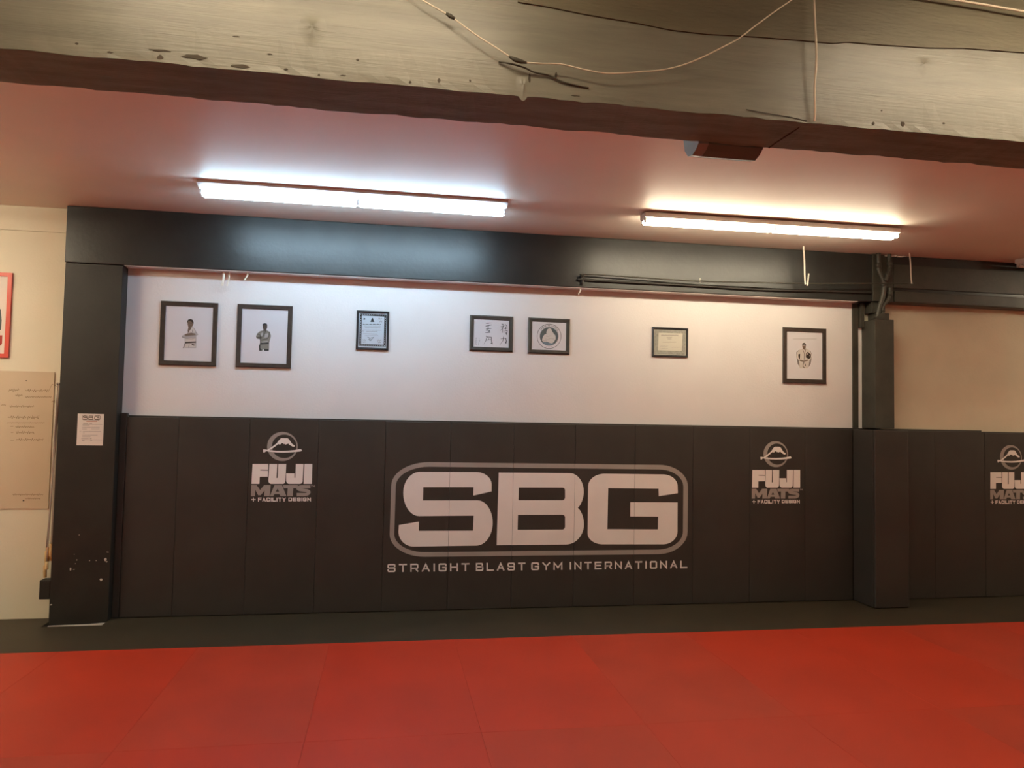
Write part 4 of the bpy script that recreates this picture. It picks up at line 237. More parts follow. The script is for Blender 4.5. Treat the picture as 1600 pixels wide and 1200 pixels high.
"f5":[["ink",[[["s",[[1188,23],[1180,-134],[1153,-288],[1105,-439],[1039,-582],[954,-715],[854,-836],[739,-943],[612,-1035],[474,-1108],[329,-1164],[178,-1199],[24,-1215],[-130,-1210],[-282,-1185],[-429,-1139],[-568,-1075],[-697,-993],[-815,-894],[-918,-781],[-1006,-654],[-1076,-517],[-1128,-371],[-1161,-219],[-1174,-64],[-1166,92],[-1139,246],[-1092,396],[-1027,539],[-943,672],[-844,793],[-730,901],[-603,992],[-466,1067],[-321,1123],[-170,1159],[-16,1176],[138,1172],[291,1147],[438,1103],[578,1039],[708,957],[827,858],[931,744],[1019,617],[1090,479],[1143,332],[1175,180],[1188,23]],[[1232,25],[1224,-137],[1195,-298],[1146,-453],[1077,-601],[990,-739],[886,-865],[767,-976],[635,-1071],[492,-1147],[341,-1204],[184,-1241],[25,-1257],[-135,-1252],[-293,-1226],[-445,-1179],[-589,-1113],[-724,-1028],[-845,-925],[-953,-808],[-1043,-676],[-1116,-534],[-1170,-383],[-1204,-226],[-1217,-65],[-1210,96],[-1181,255],[-1133,410],[-1065,558],[-979,696],[-875,822],[-757,933],[-626,1028],[-484,1106],[-333,1164],[-177,1202],[-17,1219],[144,1214],[302,1189],[454,1143],[600,1077],[735,991],[858,889],[966,771],[1057,639],[1131,496],[1185,345],[1219,187],[1232,25]]]]]],["mg",[[["s",[[922,14],[916,-106],[895,-225],[858,-340],[806,-449],[741,-551],[663,-644],[574,-726],[476,-796],[369,-852],[256,-895],[139,-922],[19,-934],[-100,-930],[-218,-911],[-332,-877],[-440,-828],[-541,-765],[-632,-690],[-712,-603],[-780,-506],[-835,-401],[-875,-289],[-901,-173],[-911,-54],[-905,65],[-884,183],[-847,298],[-796,407],[-731,509],[-654,602],[-566,684],[-467,754],[-361,811],[-248,854],[-131,882],[-11,894],[109,891],[227,872],[341,838],[450,790],[551,727],[642,651],[723,564],[792,467],[847,362],[887,250],[913,133],[922,14]],[[944,14],[938,-108],[916,-229],[878,-347],[826,-459],[759,-563],[679,-658],[588,-742],[487,-814],[378,-872],[262,-915],[142,-943],[20,-955],[-103,-952],[-224,-932],[-340,-897],[-451,-847],[-554,-782],[-647,-705],[-730,-616],[-799,-517],[-855,-410],[-896,-295],[-922,-177],[-932,-55],[-926,67],[-905,188],[-867,305],[-815,417],[-749,521],[-670,616],[-579,700],[-478,772],[-369,830],[-254,874],[-134,903],[-12,916],[111,913],[232,893],[349,858],[460,808],[564,744],[658,667],[740,578],[810,478],[867,370],[908,256],[934,136],[944,14]]]]]],["slate",[[[[904,-1],[899,-120],[877,-237],[841,-350],[790,-458],[726,-559],[649,-651],[561,-732],[463,-801],[358,-857],[246,-899],[130,-926],[12,-938],[-106,-934],[-223,-915],[-335,-881],[-442,-833],[-542,-771],[-632,-696],[-711,-610],[-778,-515],[-832,-411],[-872,-300],[-897,-186],[-907,-68],[-901,50],[-880,166],[-844,279],[-794,387],[-730,488],[-653,580],[-566,661],[-469,730],[-363,787],[-252,829],[-136,857],[-18,869],[100,866],[217,847],[330,814],[437,766],[537,704],[628,629],[708,543],[775,447],[830,343],[870,232],[895,117]]]]],["teal",[[[[-688,-643],[-327,-609],[182,-697],[545,-684],[402,-832],[12,-931],[-394,-874]]]]],["pw",[[[[-286,389],[-203,627],[-17,777],[195,728],[308,483],[456,274],[649,68],[668,-252],[513,-543],[327,-706],[109,-686],[-183,-568],[-544,-595],[-705,-459],[-625,-86],[-448,148],[-268,212]]]]],["mg",[[["s",[[-442,-303],[-112,-349],[175,-211],[535,-303]],[[-439,-282],[-116,-327],[173,-188],[541,-282]]]],[["s",[[-304,-13],[-81,-78],[103,38]],[[-297,7],[-84,-55],[91,56]]]],[["s",[[-619,-488],[-184,-507]],[[-617,-466],[-183,-486]]]],[["s",[[-832,554],[-800,598]],[[-890,594],[-859,638]]]],[["s",[[-741,637],[-705,677]],[[-827,712],[-790,752]]]],[["s",[[-644,707],[-604,742]],[[-748,823],[-707,858]]]],[["s",[[-578,816],[-534,846]],[[-618,874],[-574,904]]]],[["s",[[-466,862],[-418,887]],[[-518,962],[-471,987]]]],[["s",[[-351,894],[-302,913]],[[-406,1040],[-357,1059]]]],[["s",[[-252,974],[-200,987]],[[-269,1043],[-217,1056]]]],[["s",[[-132,979],[-79,986]],[[-145,1092],[-92,1099]]]],[["s",[[-15,969],[38,970]],[[-13,1126],[40,1127]]]],[["s",[[106,1010],[159,1004]],[[115,1080],[168,1075]]]],[["s",[[219,972],[271,960]],[[248,1083],[300,1072]]]],[["s",[[325,922],[374,904]],[[383,1070],[432,1052]]]],[["s",[[452,918],[499,894]],[[486,982],[533,958]]]],[["s",[[545,843],[588,814]],[[611,938],[655,909]]]],[["s",[[625,758],[666,724]],[[732,878],[772,844]]]],[["s",[[743,710],[779,671]],[[798,759],[833,720]]]],[["s",[[803,606],[834,564]],[[899,674],[930,631]]]],[["s",[[246,-1022],[194,-1034]],[[260,-1084],[208,-1096]]]],[["s",[[94,-1050],[42,-1054]],[[99,-1114],[46,-1118]]]],[["s",[[-28,-1055],[-81,-1053]],[[-32,-1119],[-85,-1117]]]],[["s",[[-191,-1040],[-242,-1029]],[[-205,-1103],[-257,-1092]]]]]]],
"f6":[["og",[[[[[-1640,1275],[1680,1292],[1627,-1221],[-1715,-1248]],[[-1219,933],[1332,946],[1260,-845],[-1287,-862]]]]]],["lg",[[["s",[[-1572,1107],[-1489,1075],[-1410,1080],[-1328,1050],[-1245,1083],[-1168,1099],[-1092,1108],[-1015,1093],[-932,1069],[-850,1095],[-770,1102],[-695,1136],[-617,1095],[-537,1110],[-453,1076],[-373,1141],[-296,1119],[-219,1150],[-139,1089],[-56,1129],[26,1112],[103,1170],[179,1135],[259,1145],[342,1110],[425,1151],[503,1160],[580,1174],[657,1152],[741,1136],[824,1157],[904,1170],[979,1198],[1058,1160],[1139,1171],[1224,1143],[1304,1205],[1382,1184],[1458,1213],[1540,1151],[1629,1197]],[[-1560,1132],[-1484,1103],[-1405,1108],[-1328,1080],[-1253,1109],[-1172,1126],[-1090,1136],[-1007,1120],[-931,1098],[-855,1122],[-777,1129],[-693,1168],[-611,1124],[-533,1138],[-457,1108],[-379,1172],[-297,1148],[-214,1182],[-134,1121],[-59,1158],[19,1142],[100,1202],[185,1164],[264,1174],[342,1141],[417,1178],[499,1188],[582,1203],[665,1179],[741,1165],[818,1184],[897,1197],[982,1228],[1064,1189],[1143,1199],[1219,1175],[1298,1236],[1381,1213],[1464,1245],[1544,1184],[1615,1221]]]],[["s",[[-1620,-1167],[-1547,-1106],[-1470,-1130],[-1393,-1101],[-1313,-1160],[-1229,-1123],[-1148,-1134],[-1070,-1085],[-994,-1112],[-914,-1112],[-831,-1136],[-747,-1106],[-670,-1086],[-593,-1086],[-515,-1097],[-431,-1125],[-348,-1092],[-267,-1090],[-192,-1054],[-113,-1101],[-31,-1083],[53,-1116],[133,-1050],[211,-1075],[288,-1046],[370,-1107],[454,-1065],[536,-1079],[614,-1026],[691,-1060],[772,-1055],[856,-1083],[940,-1046],[1018,-1033],[1095,-1027],[1174,-1045],[1259,-1065],[1342,-1037],[1423,-1029],[1499,-1000],[1574,-1042]],[[-1639,-1147],[-1554,-1075],[-1471,-1101],[-1388,-1070],[-1308,-1128],[-1233,-1095],[-1154,-1105],[-1073,-1054],[-988,-1084],[-909,-1085],[-831,-1107],[-755,-1080],[-673,-1059],[-590,-1058],[-507,-1070],[-431,-1095],[-354,-1064],[-274,-1062],[-190,-1023],[-107,-1072],[-28,-1054],[48,-1084],[128,-1018],[211,-1045],[294,-1014],[374,-1074],[450,-1037],[530,-1050],[612,-994],[697,-1032],[777,-1027],[855,-1053],[931,-1019],[1015,-1005],[1098,-999],[1181,-1018],[1258,-1036],[1336,-1010],[1417,-1002],[1502,-970],[1589,-1018]]]],[["s",[[-1492,987],[-1450,883],[-1501,775],[-1530,657],[-1467,547],[-1453,444],[-1517,332],[-1512,215],[-1448,108],[-1465,4],[-1524,-111],[-1486,-226],[-1438,-330],[-1482,-437],[-1520,-554],[-1460,-666],[-1438,-768],[-1498,-876]],[[-1465,997],[-1419,883],[-1474,767],[-1500,662],[-1439,556],[-1424,439],[-1488,326],[-1483,223],[-1418,114],[-1438,-4],[-1494,-113],[-1459,-216],[-1407,-329],[-1455,-446],[-1490,-551],[-1433,-656],[-1408,-772],[-1472,-888]]]],[["s",[[1434,1056],[1474,953],[1408,841],[1412,723],[1478,617],[1436,510],[1397,391],[1469,281],[1462,178],[1397,61],[1450,-53],[1481,-156],[1412,-269],[1427,-386],[1488,-491],[1438,-599],[1410,-718],[1485,-831]],[[1462,1066],[1506,951],[1438,835],[1441,732],[1510,620],[1463,502],[1429,396],[1499,289],[1491,171],[1429,61],[1477,-43],[1513,-160],[1442,-274],[1456,-377],[1520,-489],[1466,-607],[1441,-712],[1510,-816]]]]]],["pg",[[[[-1219,933],[1332,946],[1260,-845],[-1287,-862]]]]],["mg",[[["s",[[-944,624],[-883,654],[-816,644],[-750,659],[-679,631],[-604,651],[-533,647],[-465,673],[-400,660],[-329,662],[-256,651],[-181,667],[-114,678],[-48,680],[20,676],[95,663],[168,681],[239,683],[304,702],[372,679],[444,690],[520,675],[590,709],[657,698],[724,714],[795,684],[876,708]],[[-969,673],[-891,712],[-817,700],[-744,717],[-674,689],[-609,707],[-540,703],[-469,730],[-393,716],[-324,717],[-257,707],[-191,722],[-118,734],[-45,735],[29,731],[94,719],[161,736],[231,738],[306,760],[379,736],[448,747],[513,733],[583,767],[657,755],[731,772],[800,743],[860,761]]]],[["s",[[-350,473],[-305,469],[-258,464],[-210,464],[-162,469],[-118,482],[-74,476],[-30,478],[19,465],[67,483],[112,480],[155,494],[195,478]],[[-346,508],[-300,503],[-255,498],[-211,498],[-168,503],[-120,517],[-72,510],[-25,513],[18,501],[62,518],[108,515],[157,532],[210,510]]]],[["s",[[-250,295],[-223,312],[-193,305],[-161,310],[-126,296],[-88,306],[-54,310],[-23,318],[7,314],[43,307],[79,310],[116,313],[152,328]],[[-269,323],[-229,349],[-191,341],[-156,346],[-123,332],[-94,340],[-60,344],[-24,353],[14,349],[46,342],[77,344],[108,347],[139,360]]]],[["s",[[-782,-22],[-722,-34],[-666,-18],[-611,-19],[-560,-5],[-507,-21],[-451,-12],[-394,-23],[-339,1],[-287,-7],[-235,3],[-179,-15],[-121,-1],[-66,-2],[-13,13],[38,6],[93,5],[150,1],[207,11],[260,20],[312,18],[365,17],[423,8],[480,22],[534,23],[586,36],[634,21]],[[-772,19],[-723,9],[-670,23],[-616,22],[-558,39],[-502,21],[-449,30],[-398,20],[-344,44],[-287,35],[-230,46],[-176,28],[-125,40],[-71,39],[-15,56],[43,47],[97,47],[149,43],[201,52],[258,61],[315,60],[371,59],[422,50],[475,64],[530,64],[588,79],[649,60]]]]]],["lg",[[["s",[[-1099,-448],[-1035,-491],[-978,-446],[-924,-454],[-876,-415],[-823,-469],[-767,-445],[-708,-482],[-654,-415],[-604,-440],[-553,-415],[-497,-473],[-438,-435],[-382,-442],[-331,-400],[-283,-425],[-226,-431]],[[-1081,-425],[-1036,-457],[-986,-417],[-932,-425],[-873,-377],[-816,-436],[-764,-414],[-714,-445],[-661,-380],[-603,-409],[-546,-381],[-492,-437],[-444,-407],[-391,-413],[-334,-367],[-273,-398],[-222,-404]]]],[["s",[[201,-510],[267,-565],[324,-503],[377,-520],[426,-482],[479,-541],[537,-513],[596,-538],[650,-479],[698,-499],[751,-491],[808,-531],[869,-505],[923,-490],[973,-474],[1022,-484],[1075,-511]],[[221,-489],[265,-526],[316,-471],[372,-489],[430,-444],[487,-506],[537,-482],[588,-504],[642,-446],[703,-471],[759,-462],[812,-499],[859,-479],[914,-464],[972,-445],[1033,-458],[1089,-487]]]],[["s",[[-948,-695],[-898,-712],[-851,-690],[-807,-695],[-764,-681],[-720,-700],[-673,-690],[-626,-697],[-581,-677],[-539,-683],[-494,-680],[-448,-692],[-400,-683],[-355,-677],[-312,-670],[-269,-673],[-225,-681]],[[-939,-669],[-899,-682],[-855,-662],[-809,-667],[-762,-652],[-716,-671],[-673,-662],[-630,-669],[-585,-648],[-537,-655],[-491,-652],[-446,-663],[-404,-655],[-359,-649],[-312,-642],[-265,-645],[-219,-654]]]]]]],
"f7":[["lg",[[["s",[[-1302,1663],[-1254,1682],[-1203,1676],[-1151,1686],[-1097,1669],[-1040,1681],[-985,1679],[-932,1695],[-882,1688],[-828,1689],[-772,1683],[-715,1693],[-663,1701],[-611,1702],[-559,1700],[-502,1692],[-446,1704],[-392,1705],[-341,1717],[-289,1704],[-233,1711],[-176,1702],[-122,1723],[-70,1717],[-18,1727],[36,1709],[94,1723],[149,1720],[201,1737],[252,1728],[307,1731],[363,1723],[420,1736],[472,1741],[524,1744],[577,1739],[634,1734],[690,1744],[745,1748],[795,1758],[848,1745],[904,1751],[962,1744],[1016,1765],[1068,1758],[1120,1768],[1175,1750],[1233,1765],[1288,1761],[1341,1779],[1388,1769]],[[-1319,1702],[-1259,1726],[-1203,1719],[-1146,1730],[-1093,1713],[-1043,1724],[-990,1722],[-935,1739],[-877,1731],[-824,1732],[-772,1726],[-721,1736],[-665,1743],[-609,1745],[-553,1742],[-502,1736],[-450,1746],[-397,1748],[-339,1762],[-284,1747],[-231,1754],[-180,1746],[-126,1767],[-70,1760],[-13,1771],[40,1754],[91,1766],[144,1763],[200,1782],[257,1771],[311,1774],[363,1767],[414,1778],[470,1784],[527,1787],[583,1782],[634,1778],[686,1787],[740,1790],[798,1802],[853,1789],[906,1795],[957,1788],[1012,1809],[1068,1802],[1125,1812],[1178,1795],[1230,1808],[1283,1805],[1339,1824],[1400,1811]]]]]],["mg",[[[[-925,-158],[-663,-463],[-509,-1240],[-770,-921]]],[[[803,-102],[571,-424],[432,-1212],[695,-819]]]]],["pw",[[[[-633,563],[-232,719],[-78,582],[169,762],[602,548],[804,155],[726,-305],[509,-540],[385,-1313],[-570,-1341],[-601,-603],[-909,-214],[-940,311]]]]],["sk",[[[[-278,1032],[123,1046],[108,788],[-31,584],[-201,721]]],[[[-601,-432],[-139,-532],[447,-399],[417,-514],[-139,-645],[-571,-574]]]]],["dk",[[[[-309,1002],[-232,1290],[0,1341],[139,1189],[154,990],[46,1143],[-232,1119]]],[["s",[[-250,685],[-66,195],[-97,-444]],[[-214,697],[-27,201],[-58,-444]]]],[["s",[[120,736],[-4,275]],[[157,728],[34,268]]]],[[[-725,105],[-509,169],[-540,-388],[-694,-250]]],[[[169,248],[386,427],[540,260],[726,152],[695,-206],[478,-341],[138,-181]]],[["s",[[-643,573],[-925,317],[-894,-186]],[[-622,553],[-894,307],[-863,-184]]]],[["s",[[588,542],[790,148]],[[617,554],[818,161]]]],[["s",[[-170,-672],[-234,-1174],[-3,-1319]],[[-109,-676],[-168,-1145],[33,-1272]]]],[["s",[[-61,-680],[78,-1089]],[[-2,-661],[137,-1070]]]]]],["pw",[[[[293,224],[386,284],[417,142],[324,82]]],[[[540,61],[618,92],[602,-80]]]]]],
"sheet":[["br",[[["s",[[-634,1236],[603,1246],[619,1245],[634,1242],[648,1238],[662,1232],[675,1224],[686,1215],[696,1204],[705,1192],[712,1180],[717,1167],[721,1153],[722,1139],[716,973],[716,957],[714,943],[710,930],[705,917],[698,905],[690,894],[680,885],[670,877],[658,870],[646,865],[633,862],[619,861],[-592,859],[-600,859],[-607,861],[-614,864],[-621,869],[-628,875],[-634,882],[-639,891],[-644,900],[-648,911],[-650,922],[-652,934],[-653,946],[-654,1168],[-654,1179],[-654,1188],[-653,1197],[-651,1206],[-649,1214],[-647,1220],[-644,1226],[-641,1230],[-639,1233],[-637,1235],[-635,1236],[-632,1236]],[[-635,1269],[603,1279],[621,1278],[640,1275],[658,1270],[675,1262],[691,1252],[706,1240],[719,1226],[730,1211],[740,1194],[747,1177],[751,1158],[753,1140],[747,971],[747,954],[744,935],[739,918],[732,901],[724,885],[713,871],[700,859],[686,848],[671,839],[655,833],[638,829],[622,828],[-592,825],[-604,826],[-616,829],[-628,835],[-639,842],[-649,851],[-658,862],[-666,874],[-672,887],[-677,901],[-681,916],[-683,931],[-683,946],[-685,1169],[-685,1180],[-685,1192],[-683,1204],[-681,1215],[-679,1225],[-675,1235],[-671,1244],[-666,1252],[-660,1259],[-653,1264],[-644,1268],[-638,1269]]]],[["s",[[-295,1192],[-530,1207],[-545,1206],[-559,1204],[-573,1199],[-586,1194],[-598,1186],[-610,1177],[-620,1167],[-628,1156],[-635,1143],[-640,1129],[-643,1114],[-644,1099],[-642,1085],[-637,1072],[-630,1061],[-621,1050],[-611,1042],[-600,1034],[-589,1028],[-576,1024],[-563,1020],[-550,1017],[-536,1016],[-523,1016],[-369,1010],[-360,1009],[-351,1008],[-343,1005],[-336,1002],[-331,998],[-326,994],[-322,990],[-319,987],[-317,983],[-316,980],[-316,976],[-316,970],[-317,964],[-317,961],[-319,958],[-322,954],[-326,950],[-332,945],[-339,941],[-347,938],[-356,935],[-366,933],[-377,932],[-389,932],[-621,933]],[[-297,1131],[-528,1146],[-536,1145],[-545,1144],[-553,1141],[-561,1138],[-567,1134],[-573,1130],[-578,1125],[-582,1120],[-584,1115],[-586,1110],[-587,1105],[-587,1101],[-587,1100],[-587,1099],[-585,1097],[-583,1095],[-580,1091],[-574,1088],[-568,1085],[-561,1082],[-552,1080],[-544,1078],[-534,1077],[-523,1077],[-368,1071],[-354,1070],[-340,1067],[-326,1063],[-313,1057],[-301,1050],[-290,1041],[-280,1030],[-271,1018],[-265,1005],[-261,991],[-259,976],[-260,964],[-261,952],[-264,937],[-271,924],[-279,912],[-289,902],[-301,893],[-314,885],[-328,880],[-342,875],[-357,872],[-373,871],[-388,871],[-619,872]]]],[["s",[[-167,1150],[122,1150],[128,1123],[96,1086],[-164,1081]],[[-169,1206],[161,1206],[185,1106],[119,1030],[-162,1025]]]],[["s",[[-194,1179],[-195,872],[160,872],[191,996],[127,1076]],[[-142,1177],[-143,928],[120,928],[134,983],[88,1040]]]],[["s",[[674,1174],[613,1221],[305,1209],[272,1138],[276,923],[338,870],[669,870],[678,1068],[495,1071]],[[645,1129],[599,1164],[338,1154],[324,1124],[327,949],[355,926],[620,926],[624,1013],[496,1015]]]]]],["rd",[[["s",[[-353,677],[523,689]],[[-356,738],[521,751]]]]]],["mg",[[["s",[[-604,528],[-193,532]],[[-605,561],[-194,566]]]],[["s",[[-90,537],[116,538]],[[-91,570],[115,571]]]],[["s",[[-651,428],[947,453]],[[-652,453],[946,478]]]],[["s",[[-648,363],[-83,370]],[[-649,385],[-84,392]]]],[["s",[[-666,169],[738,189]],[[-667,196],[737,217]]]],[["s",[[-660,31],[-300,34]],[[-661,56],[-301,59]]]],[["s",[[60,51],[731,59]],[[59,71],[730,79]]]],[["s",[[-612,-194],[870,-174]],[[-613,-161],[869,-140]]]],[["s",[[-594,-312],[-440,-312]],[[-595,-292],[-441,-293]]]],[["s",[[-637,-511],[599,-495]],[[-638,-483],[598,-467]]]],[["s",[[-631,-641],[37,-634]],[[-632,-619],[36,-612]]]],[["s",[[-701,-816],[-110,-811]],[[-702,-789],[-111,-783]]]],[["s",[[-8,-807],[134,-808]],[[-9,-768],[133,-769]]]],[["s",[[-646,-910],[1003,-890]],[[-647,-888],[1002,-868]]]],[["s",[[-643,-976],[-438,-976]],[[-644,-949],[-438,-949]]]],[["s",[[25,-965],[180,-965]],[[24,-942],[179,-943]]]],[["s",[[-869,-179],[-728,-179]],[[-870,-156],[-729,-157]]]]]]],
